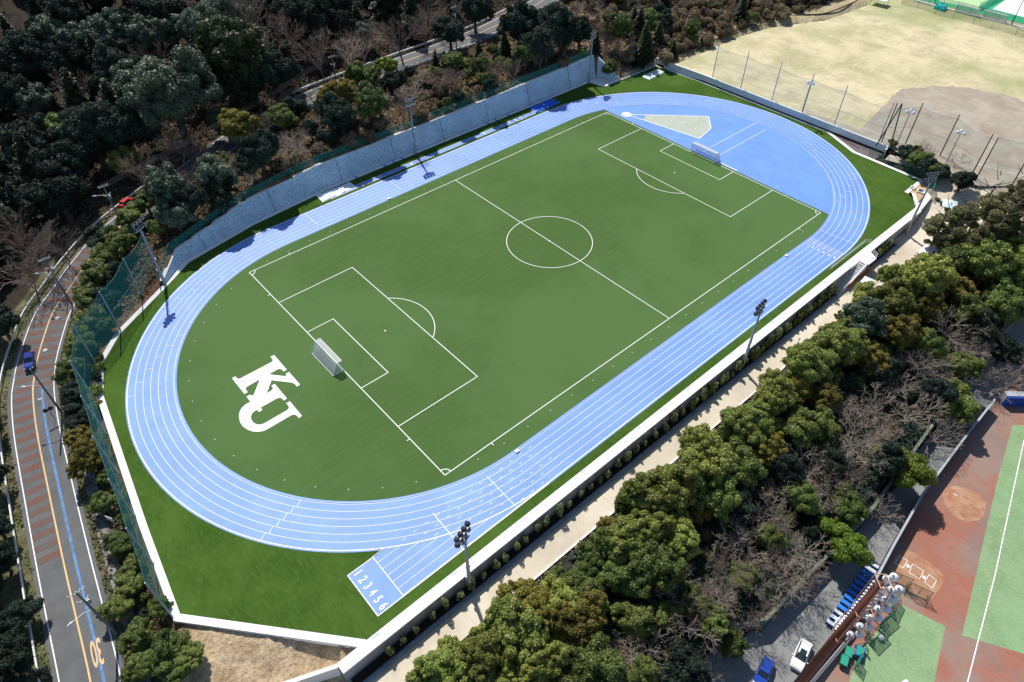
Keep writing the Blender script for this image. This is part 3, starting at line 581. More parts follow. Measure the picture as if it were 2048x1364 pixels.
# far block wall
WB = [(-67.0, 40.0, .9), (-61.6, 44.8, 2.6), (-45.0, 48.3, 4.7), (-25.5, 49.95, 5.4), (10, 49.95, 5.4), (45, 49.95, 5.7), (66.6, 49.6, 6.3)]
fw = empty('retaining_wall', (0, 50, 0), 0, 'tall sloping grey block retaining wall along the far side of the blue track', 'retaining wall')
def battered(P, name, parent, bat=.3):
    me = bpy.data.meshes.new(name); vs = []; fs = []; uvs = []; s = 0
    Q = []
    for i in range(len(P) - 1):
        n = max(1, int(math.dist(P[i][:2], P[i + 1][:2]) / 5))
        for k in range(n): Q.append(tuple(P[i][j] + (P[i + 1][j] - P[i][j]) * k / n for j in range(3)))
    Q.append(P[-1]); tops = []
    for i, p in enumerate(Q):
        a = Q[max(0, i - 1)]; c = Q[min(len(Q) - 1, i + 1)]; d = Vector((c[0] - a[0], c[1] - a[1])).normalized(); n = Vector((-d.y, d.x))
        if i: s += math.dist(p[:2], Q[i - 1][:2])
        t = (p[0] + n.x * bat * p[2], p[1] + n.y * bat * p[2], p[2]); tops.append((t, n)); vs += [(p[0], p[1], -.1), t]; uvs.append((s, p[2] * 1.04))
    fs = [(2 * i, 2 * i + 2, 2 * i + 3, 2 * i + 1) for i in range(len(Q) - 1)]
    me.from_pydata(vs, [], fs); uv = me.uv_layers.new(name='UVMap'); 
    for f in me.polygons:
        for li in f.loop_indices:
            vi = me.loops[li].vertex_index; uv.data[li].uv = (uvs[vi // 2][0], 0 if vi % 2 == 0 else uvs[vi // 2][1])
    link(name, me, parent, M['block']); return tops
fwf = empty('_', (0, 0, 0)); 
tops = battered(WB, 'block_face', None); bf = bpy.data.objects['block_face']; par(bf, fw)
b = MB(); A = [t for t, n in tops]; B = [(t[0] + n.x * .75, t[1] + n.y * .75, t[2] + .02) for t, n in tops]
b.strip(A, B); b.strip(B, [(p[0], p[1], p[2] - 1.6) for p in B]); b.strip([(p[0], p[1], p[2] - .22) for p in A], [(p[0], p[1] - .03, p[2] + .03) for p in A])
par(b.build('coping', M['concrete'], fix=False), fw)
DR = [(-66.3, 39.9), (-60.7, 43.9), (-44.6, 47.4), (-25.4, 49.1), (66.4, 49.1)]
b = MB(); b.strip([(p[0], p[1], .05) for p in DR], [(WB[i][0], WB[i][1], .1) for i in (0, 1, 2, 3, 6)]); b.strip([(p[0], p[1], -.1) for p in DR], [(p[0], p[1], .05) for p in DR])
par(b.build('drain_strip', M['concrete'], fix=False), fw)
b = MB()
for i in range(2, len(tops), 3):
    (t, n) = tops[i]; p = Vector(t); q = Vector((t[0] - n.x * .3 * t[2], t[1] - n.y * .3 * t[2], 0)); 
    b.box((p + q) / 2 - Vector((n.x * .03, n.y * .03, 0)), (.07, .05, (p - q).length), M=Vector((p - q)).to_track_quat('Z', 'Y').to_matrix())
par(b.build('expansion_joint', M['darksteel']), fw)
bpy.data.objects.remove(fwf)
wr = empty('wing_wall', (67, 48, 0), 0, 'grey block wing wall sloping down at the right end of the far block wall', 'wing wall')
wt = battered([(66.6, 49.6, 6.3), (69.2, 47.0, 3.1), (71.2, 45.0, .3)], 'block_face_wing', None, -.02); w2 = bpy.data.objects['block_face_wing']; w2.name = 'block_face'; par(w2, wr)
b = MB(); A = [t for t, n in wt]; B = [(t[0] + .55, t[1] + .55, t[2]) for t, n in wt]; b.strip(A, B); b.strip(B, [(p[0], p[1], -.3) for p in B]); par(b.build('coping', M['concrete'], fix=False), wr)
sheet('paved_corner', [(63.0, 49.1), (66.6, 49.5), (71, 45.2), (70.6, 43.9), (63.9, 44.2)], .02, M['concrete'])
b = MB(); tk = extr([(70.8, 44.0), (87.2, 43.7)], -.45, 0, -.3, .08, 'field_kerb', M['concrete']); tag(tk, 'thin white kerb behind the far green corner under the low posts', 'kerb wall')
# planter kerb and slab beside the path
pk = extr([(-79.0, -48.55), (33.5, -48.55)], 0, .42, -3.1, -2.55, 'planter_kerb', M['kerbblue']); tag(pk, 'long dark planter kerb along the foot of the white coped wall', 'planter kerb')
pk = extr([(47.5, -48.55), (58.5, -48.55)], 0, .42, -3.1, -2.55, 'planter_kerb', M['kerbblue']); tag(pk, 'short dark planter kerb right of the staircase', 'planter kerb')
pb = extr([(-79.0, -47.3), (33.5, -47.3)], 0, 1.25, -3.1, -2.8, 'planting_bed', mat('dark_bed_soil', (.03, .022, .016), .95, .3, 3)); tag(pb, kind='structure')
pb = extr([(47.5, -47.3), (58.5, -47.3)], 0, 1.25, -3.1, -2.8, 'planting_bed', bpy.data.materials['dark_bed_soil']); tag(pb, kind='structure')
fk = extr([(-60, -52.5), (56, -52.9)], 0, .25, -3.2, -2.9, 'path_kerb', M['concrete']); tag(fk, 'thin concrete kerb between the footpath and the tree belt', 'kerb')
# green-ish retaining wall above car park and ledge
cw = extr([(-75, -72.9), (-36.2, -73.5), (-31, -76.9), (-3, -77.9), (46, -74.9), (80, -74.9)], -.5, 0, -10.6, -7.6, 'retaining_wall', mat('mossy_concrete', (.16, .19, .14), .9, .3, .6)); tag(cw, 'mossy retaining wall below the tree belt at the back of the car park', 'retaining wall')

# ------------------------------------------------------------------ staircase
st = empty('staircase', (40, -47.3, 0), 0, 'white concrete staircase with railings from the turf edge down to the footpath', 'staircase')
b = MB(); N_ = 17; x0, x1 = 43.2, 35.0
for i in range(N_):
    zt = -3 + (N_ - i) * 3.0 / N_ - .02; xa = x0 - (x0 - x1) * i / N_; xb = x0 - (x0 - x1) * (i + 1) / N_
    b.box(((xa + xb) / 2, -48.03, (zt - 3.1) / 2), (abs(xa - xb), 1.45, zt + 3.1))
par(b.build('steps', M['concrete']), st)
b = MB()
for i in range(N_):
    zt = -3 + (N_ - i) * 3.0 / N_ - .012; xb = x0 - (x0 - x1) * (i + 1) / N_; b.box((xb + .06, -48.0, zt), (.15, 1.25, .012))
par(b.build('step_nosing', M['navy']), st)
b = MB(); b.prism([(43.2, -47.2), (47.6, -47.2), (46.4, -49.2), (43.2, -49.2)], -.2, .05); par(b.build('landing', M['concrete']), st)
b = MB(); b.add([(x0, -48.78, .1), (x1, -48.78, -2.9), (x1, -48.78, -3.1), (x0, -48.78, -3.1), (x0, -48.98, .1), (x1, -48.98, -2.9), (x1, -48.98, -3.1), (x0, -48.98, -3.1)], [(0, 1, 2, 3), (7, 6, 5, 4), (0, 4, 5, 1), (0, 3, 7, 4), (1, 5, 6, 2), (2, 6, 7, 3)])
par(b.build('side_wall', M['concrete']), st)
b = MB(); b.box((41.6, -49.06, -2.2), (10, .12, .9)); par(b.build('orange_panel', mat('rust_orange', (.42, .09, .03), .6, .15, 1)), st)
b = MB()
def rail(b, P, h=1.0, n=7):
    for k in range(n):
        t = k / (n - 1); p = Vector(P[0]).lerp(Vector(P[1]), t); b.tube([p, p + Vector((0, 0, h))], .03, 5)
    for hh_ in (h, h * .5): b.tube([Vector(P[0]) + Vector((0, 0, hh_)), Vector(P[1]) + Vector((0, 0, hh_))], .035, 5)
rail(b, ((x0, -48.88, .1), (x1, -48.88, -2.9)), 1, 10); rail(b, ((43.2, -49.1, .05), (46.4, -49.1, .05)), 1, 5); rail(b, ((46.4, -49.1, .05), (47.5, -47.4, .05)), 1, 4); rail(b, ((x0, -47.45, .1), (x1, -47.45, -2.9)), 1, 10)
rail(b, ((35.5, -44.9, .0), (49.5, -44.9, .0)), 1.0, 14); rail(b, ((49.5, -44.9, 0), (50.3, -45.6, .05)), 1.0, 2)
par(b.build('railing', M['whitemetal']), st)

# ------------------------------------------------------------------ football goals
def goal(name, loc, rz, label, W_=7.32, H_=2.44, D0=.95, D1=2.1, m='whitemetal', net='net_white'):
    t = empty(name, loc, rz, label, 'goal', None); r = .075; h = W_ / 2
    for s in (-1, 1):
        b = MB(); b.tube([(0, s * h, 0), (0, s * h, H_)], r, 8); b.build('post', M[m], t)
        b = MB(); b.tube([(0, s * h, H_), (-D0, s * h, H_ - .02), (-D1, s * h, .06), (0, s * h, .06)], .04, 6); b.build('side_frame', M[m], t)
    b = MB(); b.tube([(0, -h, H_), (0, h, H_)], r, 8); b.build('crossbar', M[m], t)
    b = MB(); b.tube([(-D1, -h, .06), (-D1, h, .06)], .06, 6); b.tube([(-D0, -h, H_), (-D0, h, H_)], .035, 6); b.build('rear_bar', M[m], t)
    b = MB(); b.poly([(0, -h, H_), (0, h, H_), (-D0, h, H_ - .02), (-D0, -h, H_ - .02)]); b.poly([(-D0, -h, H_ - .02), (-D0, h, H_ - .02), (-D1, h, .06), (-D1, -h, .06)])
    for s in (-1, 1): b.poly([(0, s * h, 0), (0, s * h, H_), (-D0, s * h, H_), (-D1, s * h, .06)])
    b.build('net', M[net], t, fix=False)
    b = MB()
    for k in range(1, 25): y = -h + W_ * k / 25; b.tube([(0, y, H_), (-D0, y, H_), (-D1, y, .08)], .012, 3, False)
    for k in range(1, 7): z = H_ * k / 7; x = -D1 + (D1 - D0) * (z / H_); b.tube([(x, -h, z), (x, h, z)], .012, 3, False)
    b.build('net_cord', M[m], t)
    return t
goal('football_goal', (-52.83, 0, .03), 0, 'white football goal on the goal line nearest the white letters')
goal('football_goal', (52.83, 0, .03), pi, 'white football goal beside the blue apron at the far end')

# ------------------------------------------------------------------ floodlight masts
def mast(base, top_h, face, label, big=1.):
    t = empty('floodlight_mast', base, 0, label, 'floodlight', 'floodlight masts around the field'); H = top_h
    b = MB(); b.tube([(0, 0, 0), (0, 0, H * .35), (0, 0, H * .9)], [.30, .24, .15], 10); b.build('pole', M['steel'], t)
    b = MB()
    for zc in (H - 1.3, H): b.box((0, 0, zc), (2.9, .14, .14), rz=face)
    for s in (-1, 1): b.box((s * .9 * cos(face), s * .9 * sin(face), H - .65), (.1, .1, 1.4), rz=face)
    b.box((0, 0, H - 1.6), (1.5, .5, .06), rz=face); b.tube([(0, 0, H * .85), (0, 0, H)], .11, 8); b.build('crossarm', M['steel'], t)
    b = MB(); b.box((.28, 0, H * .42), (.35, .2, .45)); b.build('control_box', M['whitemetal'], t)
    b = MB(); b.box((-.25, .1, H * .25), (.25, .2, .5)); b.build('control_box', M['whitemetal'], t)
    b = MB(); 
    b.tube([(.36, 0, 1.2), (.3, 0, H * .85)], .02, 4)
    for z in np.arange(1.5, H * .85, 1.2): b.box((.27, 0, z), (.3, .04, .04))
    b.build('ladder', M['darksteel'], t)
    for zc in (H - 1.3, H):
        for k in range(4):
            o = (k - 1.5) * .82; f = Vector((-sin(face), cos(face), 0)); a = Vector((cos(face), sin(face), 0)); c = a * o + Vector((0, 0, zc + .12)) + f * .28
            ax_ = (f * .75 - Vector((0, 0, .66))).normalized()
            b = MB(); b.tube([c - ax_ * .34, c - ax_ * .2, c + ax_ * .16], [.13, .3, .38], 12); l = b.build('lamp', M['darksteel'], t)
            b = MB(); b.tube([c + ax_ * .165, c + ax_ * .2], [.35, .33], 12); b.build('lens', M['lampglass'], l)
    return t
def basez(u, v, z, y=None):
    p = g(u, v, z); return p if y is None else (p[0], y, z)
mast(basez(1183, 168, 0, 49.0), 14.4, pi + .25, 'floodlight mast at the right end of the far block wall beside the paved corner')
mast(basez(831, 308, 0), 14.4, pi, 'floodlight mast standing against the middle of the far block wall')
mast(basez(331, 569, 0), 14.8, pi + .55, 'floodlight mast at the top end of the green net beside the left bend')
mast((g(939, 1178, -3)[0], -47.9, -3), 15.0, .35, 'floodlight mast rising from the planting bed beside the numbered sprint start')
mast((g(1478, 733, -3)[0], -47.9, -3), 15.0, .1, 'floodlight mast rising from the planting bed midway along the near straight')
mast((g(1808, 468, -3)[0], -47.9, -3), 15.0, -.45, 'floodlight mast at the lower right corner of the field beside the green screen')

# ------------------------------------------------------------------ nets and fences
def netfence(name, label, P, H, mnet, post_m, pr=.1, sag=.0, cat='fence', rails=True, group=None, postH=None, bot=0.):
    t = empty(name, P[0], 0, label, cat, group); O = Vector(P[0]); post = []
    for p in P:
        b = MB(); b.tube([Vector(p) - O, Vector(p) - O + Vector((0, 0, postH or H))], [pr, pr * .75], 7); b.build('post', M[post_m], t)
    b = MB()
    for i in range(len(P) - 1):
        a, c = Vector(P[i]) - O, Vector(P[i + 1]) - O; n = 8 if sag else 1; lo = []; hi = []
        for k in range(n + 1):
            s = k / n; q = a.lerp(c, s); lo.append(q + Vector((0, 0, bot))); hi.append(q + Vector((0, 0, H - sag * 4 * s * (1 - s))))
        b.strip(lo, hi)
    b.build('net', M[mnet], t, fix=False)
    if rails:
        b = MB()
        for i in range(len(P) - 1):
            a, c = Vector(P[i]) - O, Vector(P[i + 1]) - O
            for hz in ((H, H * .45) if rails is True else rails):
                b.tube([a.lerp(c, k / 4) + Vector((0, 0, hz - (sag * 4 * (k / 4) * (1 - k / 4) if hz == H else 0))) for k in range(5)], .035, 4)
        b.build('wire', M['greensteel' if mnet != 'net_far' else 'steel'], t)
    return t
tp = [(284.5, 464), (246, 517), (198, 583), (143.7, 649), (139, 721), (161.7, 792), (184.8, 872), (216.8, 958), (252, 1056), (289.6, 1165.5)]
P = [g(u, v, 9.4) for u, v in tp]; P = [(x, y, -.2) for x, y, z in P]; P.insert(4, tuple((np.array(P[3]) + np.array(P[4])) / 2)) if math.dist(P[3], P[4]) > 14 else None
netfence('ball_net', 'tall green ball-stop net on poles along the left edge of the turf', P, 9.6, 'net_green', 'steel', .13, .9, 'net fence')
P = [(t[0] + n.x * .95, t[1] + n.y * .95, t[2] - .1) for t, n in tops][::1]
netfence('mesh_fence', 'low green mesh fence along the top of the far block wall', P, 1.9, 'net_green', 'greensteel', .05, 0, 'fence', (1.9,))
P = [(x, y, z) for x, y, z in ((85.9, -29.9, .5), (86.2, -34, .6), (86.0, -38, .7), (84.6, -41.5, .6), (82.6, -44.3, .2))]
P = [(84.4, -27.0, .05), (84.2, -29.5, .05), (84.0, -32, .05), (83.9, -34.5, .05), (83.9, -37, .05), (83.8, -39.5, .05), (83.6, -42, .05), (83.2, -43.6, .05)]
netfence('mesh_fence', 'grey-green mesh fence between the lower right turf corner and the hedge walk', P, 1.9, 'net_dark', 'greensteel', .05, 0, 'fence', (1.9,))
netfence('green_screen', 'bright green screen fence beside the lower right floodlight mast', [(83.1, -43.7, 0), (80, -45.1, 0), (77.8, -45.6, .0)], 1.9, 'net_bright', 'greensteel', .05, 0, 'fence', (1.9,))
P = [(x, 44.1, .05) for x in (71.5, 74.2, 76.9, 79.6, 82.3, 85, 87)]
netfence('mesh_fence', 'low mesh fence behind the far corner of the turf near the pale landing mat', P, 1.3, 'net_far', 'greensteel', .05, 0, 'fence', (1.3,))
# NE high ball nets
P = [g(u, v, 1.8) for u, v in ((1421, 157), (1479, 178), (1540, 203), (1603, 226), (1668, 250))]; P = [(89.2, p[1], 1.8) for p in P] + [(88.6, -26.6, 1.8)]
netfence('ball_net', 'line of tall poles with faint netting between the low wall and the dry grass ground', P, 9.0, 'net_far', 'steel', .13, .5, 'net fence', postH=10.6)
P = [(88.9, -27.2, 1.8), g(1811, 287, 1.8), g(1880, 311, 1.8), g(1942, 352, 1.8)]
netfence('ball_net', 'tall dark poles with green netting behind the hedge at the infield corner', P, 9.6, 'net_far', 'darksteel', .15, .4, 'net fence', postH=10.6)
P = [g(1950, 362, 1.8), g(2020, 377, 1.8), g(2110, 400, 1.8)]
netfence('ball_net', 'tall netting poles at the right edge of the photo behind the pines', P, 11, 'net_far', 'darksteel', .15, .3, 'net fence')
t0 = g(1742, 291, 1.8); 
for i, (pu, pv, lab) in enumerate([(1752, 292, 'dark splayed leg pole leaning left at the infield corner net'), (1779, 300, 'dark splayed leg pole standing upright at the infield corner net')]):
    p = g(pu, pv, 1.8); q = Vector((p[0], p[1], 1.8)); b = MB(); b.tube([q, Vector((91.0, -27.6, 11.8))], .15, 7); tag(b.build('brace_pole', M['darksteel']), lab, 'pole')
def lamp_pole(base, H, label, arms=2, group='twin lamp poles by the dry grass ground', mt='steel'):
    t = empty('lamp_pole', base, 0, label, 'lamp pole', group); b = MB(); b.tube([(0, 0, 0), (0, 0, H)], [.14, .09], 8); b.build('pole', M[mt], t)
    for k in range(arms):
        a = 2.4 + k * 2 * pi / max(arms, 1); c = Vector((cos(a) * .8, sin(a) * .8, H + .3)); b = MB(); b.tube([(0, 0, H - .5), (0, 0, H - .1), c], .05, 5); ar = b.build('arm', M[mt], t)
        b = MB(); b.tube([c + Vector((0, 0, .25)), c, c - Vector((0, 0, .35))], [.15, .38, .45], 10); b.build('lamp', M['lampglass'], ar)
    return t
lamp_pole(g(1603, 226, 1.8), 8.2, 'lamp pole with round heads in the middle of the faint net poles', 3)
lamp_pole(g(1790, 296, 1.8), 9.4, 'lamp pole with round heads beside the splayed poles at the infield corner', 3)
lamp_pole(g(1893, 324, 1.8), 7.6, 'lamp pole with two round heads behind the hedge near the right edge', 3)
for i, (u, v, w_) in enumerate([(1588, 706, 'beside the middle stretch of the path'), (1598, 712, ''), (1238, 1002, 'beside the lower stretch of the path')]):
    if not w_: continue
    t = empty('path_light', (g(u, v, -3)[0], -52.0, -3), 0, 'short dark post light ' + w_, 'path light', 'post lights along the footpath')
    b = MB(); b.tube([(0, 0, 0), (0, 0, 3.6)], .06, 6); b.build('pole', M['darksteel'], t); b = MB(); b.tube([(0, 0, 3.6), (0, 0, 3.75)], [.22, .18], 8); b.build('lamp', M['steel'], t)

# ------------------------------------------------------------------ road furniture
gr = empty('guardrail', along(0, -4.9), 0, 'long white guardrail along the outer edge of the curving road', 'guardrail'); O = Vector(gr.location)
A = offs(ROAD, -4.95)[:112]; b = MB()
for dz, hw in ((.72, .17),):
    b.strip([Vector(p) - O + Vector((0, 0, dz - hw)) for p in A], [Vector(p) - O + Vector((0, 0, dz + hw)) for p in A])
    A2 = offs(ROAD, -5.13)[:112]; b.strip([Vector(p) - O + Vector((0, 0, dz + hw)) for p in A], [Vector(p) - O + Vector((0, 0, dz + hw)) for p in A2]); b.strip([Vector(p) - O + Vector((0, 0, dz - hw)) for p in A2], [Vector(p) - O + Vector((0, 0, dz + hw)) for p in A2])
b.build('rail', M['whitemetal'], gr, fix=False)
for s in np.arange(1, 170, 4.0):
    b = MB(); p = Vector(along(s, -5.04)) - O; b.tube([p, p + Vector((0, 0, .9))], .06, 6); b.build('post', M['whitemetal'], gr)
g2 = empty('guardrail', along(190, -4.6), 0, 'white guardrail on the far side of the upper stretch of road', 'guardrail'); O = Vector(g2.location)
A = offs(ROAD, -4.6)[128:]; b = MB(); b.strip([Vector(p) - O + Vector((0, 0, .5)) for p in A], [Vector(p) - O + Vector((0, 0, .95)) for p in A]); b.strip([Vector(p) - O + Vector((0, 0, .95)) for p in A], [Vector(p) - O + Vector((-.1, .25, .95)) for p in A]); b.build('rail', M['whitemetal'], g2, fix=False)
b = MB(); A = offs(ROAD, 5.2)[118:]; O = Vector(A[0])
rw = empty('parapet_wall', tuple(O), 0, 'pale concrete parapet with rail on the near side of the upper road', 'parapet'); 
b.strip([Vector(p) - O + Vector((0, 0, -1.5)) for p in A], [Vector(p) - O + Vector((0, 0, .5)) for p in A]); b.strip([Vector(p) - O + Vector((0, 0, .5)) for p in A], [Vector(p) - O + Vector((0, .3, .5)) for p in A]); b.build('wall_face', M['concrete_grey'], rw, fix=False)
b = MB()
for i in range(0, len(A), 2): p = Vector(A[i]) - O; b.tube([p + Vector((0, 0, .5)), p + Vector((0, 0, 1.4))], .04, 5)
b.tube([Vector(p) - O + Vector((0, 0, 1.4)) for p in A], .035, 4); b.tube([Vector(p) - O + Vector((0, 0, .95)) for p in A], .03, 4); b.build('railing', M['steel'], rw)
for i, (u, v) in enumerate([(91.5, 702), (80, 795.5), (115, 636)]):
    p = g(u, v, [-1.6, -2, -1][i]); q = roadinfo(np.array([p[0]]), np.array([p[1]]))[1][0]; b = MB(); b.tube([(p[0], p[1], q), (p[0], p[1], q + .03)], .42, 16)
    tag(b.build('manhole_cover', mat('pale_iron', (.42, .42, .42), .6, .2, 4)), ['pale round manhole cover beside the dark blue car', 'pale round manhole cover on the blue stripe', 'pale round manhole cover under the twig shadows'][i], 'manhole cover')
def utility(top, H, label, arm=True, lamp=False, mt='concpole', larm=0.):
    x, y, z = g(top[0], top[1], top[2]); z0 = top[2] - H
    t = empty('utility_pole', (x, y, z0), 0, label, 'utility pole', 'utility poles along the road'); b = MB(); b.tube([(0, 0, 0), (0, 0, H)], [.19, .12], 9); b.build('pole', M[mt], t)
    if arm:
        for zc in (H - .3, H - 2.2):
            b = MB(); w_ = 1.0 if zc > H - 1 else .7; b.box((0, .12, zc), (2 * w_, .1, .1)); a = b.build('crossarm', M['steel'], t)
            for k in range(5 if w_ > .9 else 3):
                b = MB(); xx = -w_ + .1 + k * (2 * w_ - .2) / (4 if w_ > .9 else 2); b.tube([(xx, .12, zc + .05), (xx, .12, zc + .34)], [.09, .06], 6); b.build('insulator', M['whitemetal'], a)
        b = MB(); b.tube([(.3, .05, H - 3.2), (.3, .05, H - 2.5)], .22, 8); b.build('transformer', M['steel'], t)
    if lamp:
        b = MB(); h = H * .62; L_v = Vector((cos(larm), sin(larm), 0)); P = [Vector((0, 0, h)), L_v * .9 + Vector((0, 0, h + .6)), L_v * 2.2 + Vector((0, 0, h + .75))]; b.tube(P, .045, 5); a = b.build('lamp_arm', M['whitemetal'], t)
        b = MB(); b.tube([P[2], P[2] + L_v * .3, P[2] + L_v * .75], [.06, .16, .08], 7); b.build('lamp', M['lampglass'], a)
    return t, Vector((x, y, top[2]))
u1, T1 = utility((206, 371, 13.0), 12, 'utility pole with insulators nearest the small red car')
u2, T2 = utility((88, 517, 10.5), 11.3, 'utility pole with insulators above the twig-shadowed bend of the road')
u3, T3 = utility((60, 738, 8.6), 11., 'leaning-looking concrete pole in front of the dark blue car', False, True, larm=2.7)
u4, T4 = utility((152, 1185, 9.0), 11.9, 'concrete pole with small crossarm above the lower road beside the bushes', True, True, larm=3.4)
u5, T5 = utility((663, 112, 14.), 10.5, 'utility pole where the road bends behind the round evergreen')
u6, T6 = utility((908, 13, 19.), 12., 'tall utility pole beside the upper stretch of road', True, False)
def wires(a, c, lab, n=4, sag=1.2):
    t = empty('overhead_wire', tuple(a), 0, lab, 'power line', 'overhead wires')
    for k in range(n):
        b = MB(); off = Vector((-(c - a).y, (c - a).x, 0)).normalized() * (-.9 + k * .6) + Vector((0, 0, -.05)); P = [(a + off).lerp(c + off, s / 12) - a + Vector((0, 0, -sag * 4 * (s / 12) * (1 - s / 12))) for s in range(13)]; b.tube(P, .018, 3, False); b.build('wire', M['wire'], t)
wires(T1, T2, 'overhead wires between the two poles with insulators at the road bend'); wires(T1, T5, 'overhead wires crossing in front of the dark wood up to the far pole', 4, .8)
wires(T2, T2 + Vector((-14, -28, -3)), 'overhead wires leaving the photo at its left edge', 3)
def streetlamp(u, v, z, H, larm, label):
    x, y, _ = g(u, v, z); t = empty('street_lamp', (x, y, z), 0, label, 'street lamp', 'curved street lamps at the road bend'); L_v = Vector((cos(larm), sin(larm), 0))
    b = MB(); b.tube([(0, 0, 0), (0, 0, H * .8), Vector((0, 0, H * .95)) + L_v * .3, Vector((0, 0, H)) + L_v * 1.1, Vector((0, 0, H)) + L_v * 2.1], [.09, .07, .06, .05, .045], 6); b.build('pole', M['steel'], t)
    b = MB(); e = Vector((0, 0, H)) + L_v * 2.1; b.tube([e, e + L_v * .3, e + L_v * .8], [.06, .17, .08], 7); b.build('lamp', M['lampglass'], t)
streetlamp(242, 447, 1.6, 7.2, 2.6, 'curved street lamp below the pole beside the red car')
streetlamp(134, 597, -.6, 6.6, 2.6, 'curved street lamp over the twig-shadowed bend')
# traffic mirror
p = g(110, 838, -2.4); t = empty('traffic_mirror', p, 0, 'dark double traffic mirror on a post at the right road edge', 'traffic mirror')
b = MB(); b.tube([(0, 0, 0), (0, 0, 2.6)], .05, 6); b.build('post', M['darksteel'], t)
for s in (-1, 1):
    b = MB(); b.tube([(s * .4, 0, 2.5), (s * .4, -.12, 2.55)], [.38, .34], 12); b.build('mirror', M['darksteel'], t)
p = g(229, 1050, -1.6); t = empty('road_sign', p, .5, 'white road sign board beside the pavement seen edge-on', 'sign'); b = MB(); b.tube([(0, 0, 0), (0, 0, 1.9)], .05, 6); b.build('post', M['steel'], t); b = MB(); b.box((0, 0, 1.7), (.06, 1.3, .9)); b.build('board', M['whitemetal'], t)

# ------------------------------------------------------------------ cars
def car(loc, rz, label, paint, L=4.4, W_=1.75, H=1.5, sunroof=False, kind='suv'):
    t = empty('parked_car' if 'parked' in label else 'car', loc, rz, label, 'car')
    xs = [-L / 2, -L / 2 + .12, -L / 2 + .5, -L * .18, L * .16, L / 2 - .9, L / 2 - .3, L / 2 - .04, L / 2]
    zt = [.75, .95, 1.0, .98, .96, .92, .84, .68, .5]; hw = [.36, .45, .48, .5, .5, .5, .47, .42, .36]
    if kind == 'suv': zt = [z + .08 for z in zt]
    V = []; k = 8
    for x, z, w_ in zip(xs, zt, hw):
        h = w_ * W_; V += [(x, -h * .9, .22), (x, -h, .45), (x, -h, z - .18), (x, -h * .86, z), (x, h * .86, z), (x, h, z - .18), (x, h, .45), (x, h * .9, .22)]
    F = [(i * k + j, (i + 1) * k + j, (i + 1) * k + (j + 1) % k, i * k + (j + 1) % k) for i in range(len(xs) - 1) for j in range(k)] + [tuple(range(k)), tuple((len(xs) - 1) * k + j for j in range(k - 1, -1, -1))]
    b = MB(); b.add(V, F); body = b.build('body', paint, t, smooth=False)
    zb = .98 if kind == 'suv' else .93; rb, rf = -L / 2 + .35, L * .22; tb, tf = -L / 2 + .85, L * .05; hb, ht = W_ * .43, W_ * .35
    C_ = [(rb, -hb, zb), (rf, -hb, zb), (rf, hb, zb), (rb, hb, zb), (tb, -ht, H - .04), (tf, -ht, H - .04), (tf, ht, H - .04), (tb, ht, H - .04)]
    b = MB(); b.add(C_, [(4, 5, 6, 7), (0, 1, 5, 4), (2, 3, 7, 6), (1, 2, 6, 5), (3, 0, 4, 7)]); b.box(((tb + tf) / 2, 0, H - .02), (tf - tb + .1, ht * 2 - .06, .05)); b.build('roof', paint, t)
    def pane(nm, q, ins=.09, off=.012):
        q = [Vector(C_[i]) for i in q]; c = sum(q, Vector()) / 4; n = (q[1] - q[0]).cross(q[3] - q[0]).normalized()
        if n.dot(c - Vector((0, 0, 1.1))) < 0: n = -n
        b = MB(); b.poly([p.lerp(c, ins) + n * off for p in q]); b.build(nm, M['glass'], t, fix=False)
    pane('windshield', (1, 2, 6, 5), .06); pane('rear_window', (3, 0, 4, 7), .1); pane('side_window', (0, 1, 5, 4), .1); pane('side_window', (2, 3, 7, 6), .1)
    if sunroof: b = MB(); b.box((L * -.02, 0, H + .008), (.75, ht * 1.3, .012)); b.build('sunroof', M['glass'], t)
    for sx in (-1, 1):
        for sy in (-1, 1):
            c = Vector((sx * L * .31, sy * (W_ / 2 - .12), .33)); b = MB(); b.tube([c - Vector((0, .11, 0)), c + Vector((0, .11, 0))], .33, 14); w_ = b.build('wheel', M['black'], t)
            b = MB(); b.tube([c + Vector((0, sy * .112, 0)), c + Vector((0, sy * .12, 0))], .2, 10); b.build('rim', M['steel'], w_)
    for sy in (-1, 1):
        b = MB(); b.box((L / 2 - .16, sy * W_ * .34, .68), (.3, .34, .14)); b.build('headlight', M['lampglass'], t)
        b = MB(); b.box((-L / 2 + .06, sy * W_ * .37, .82), (.12, .26, .2)); b.build('tail_light', mat('red_lens', (.4, .01, .01), .3, .05, 2) if 'red_lens' not in bpy.data.materials else bpy.data.materials['red_lens'], t)
        b = MB(); b.box((L * .17, sy * (W_ / 2 + .09), 1.0), (.12, .2, .14)); b.build('wing_mirror', paint, t)
    return t
blue = mat('metallic_blue_paint', (.012, .055, .36), .25, .03, 1, spec=.6, coat=.8, world=False); whitep = mat('white_car_paint', (.78, .79, .8), .3, .02, 1, coat=.6, world=False); redp = mat('red_car_paint', (.5, .02, .015), .3, .03, 1, coat=.6, world=False)
def dirpx(p, q, z): a = g(*p, z); c = g(*q, z); return math.atan2(c[1] - a[1], c[0] - a[0])
zc = -1.75; p = g(60, 722, zc + .6); car((p[0], p[1], zc + .02), dirpx((63, 695), (56, 742), zc), 'dark blue car driving down the road past the guardrail', mat('dark_blue_paint', (.01, .035, .25), .22, .03, 1, spec=.6, coat=.8, world=False), 4.2, 1.7, 1.65)
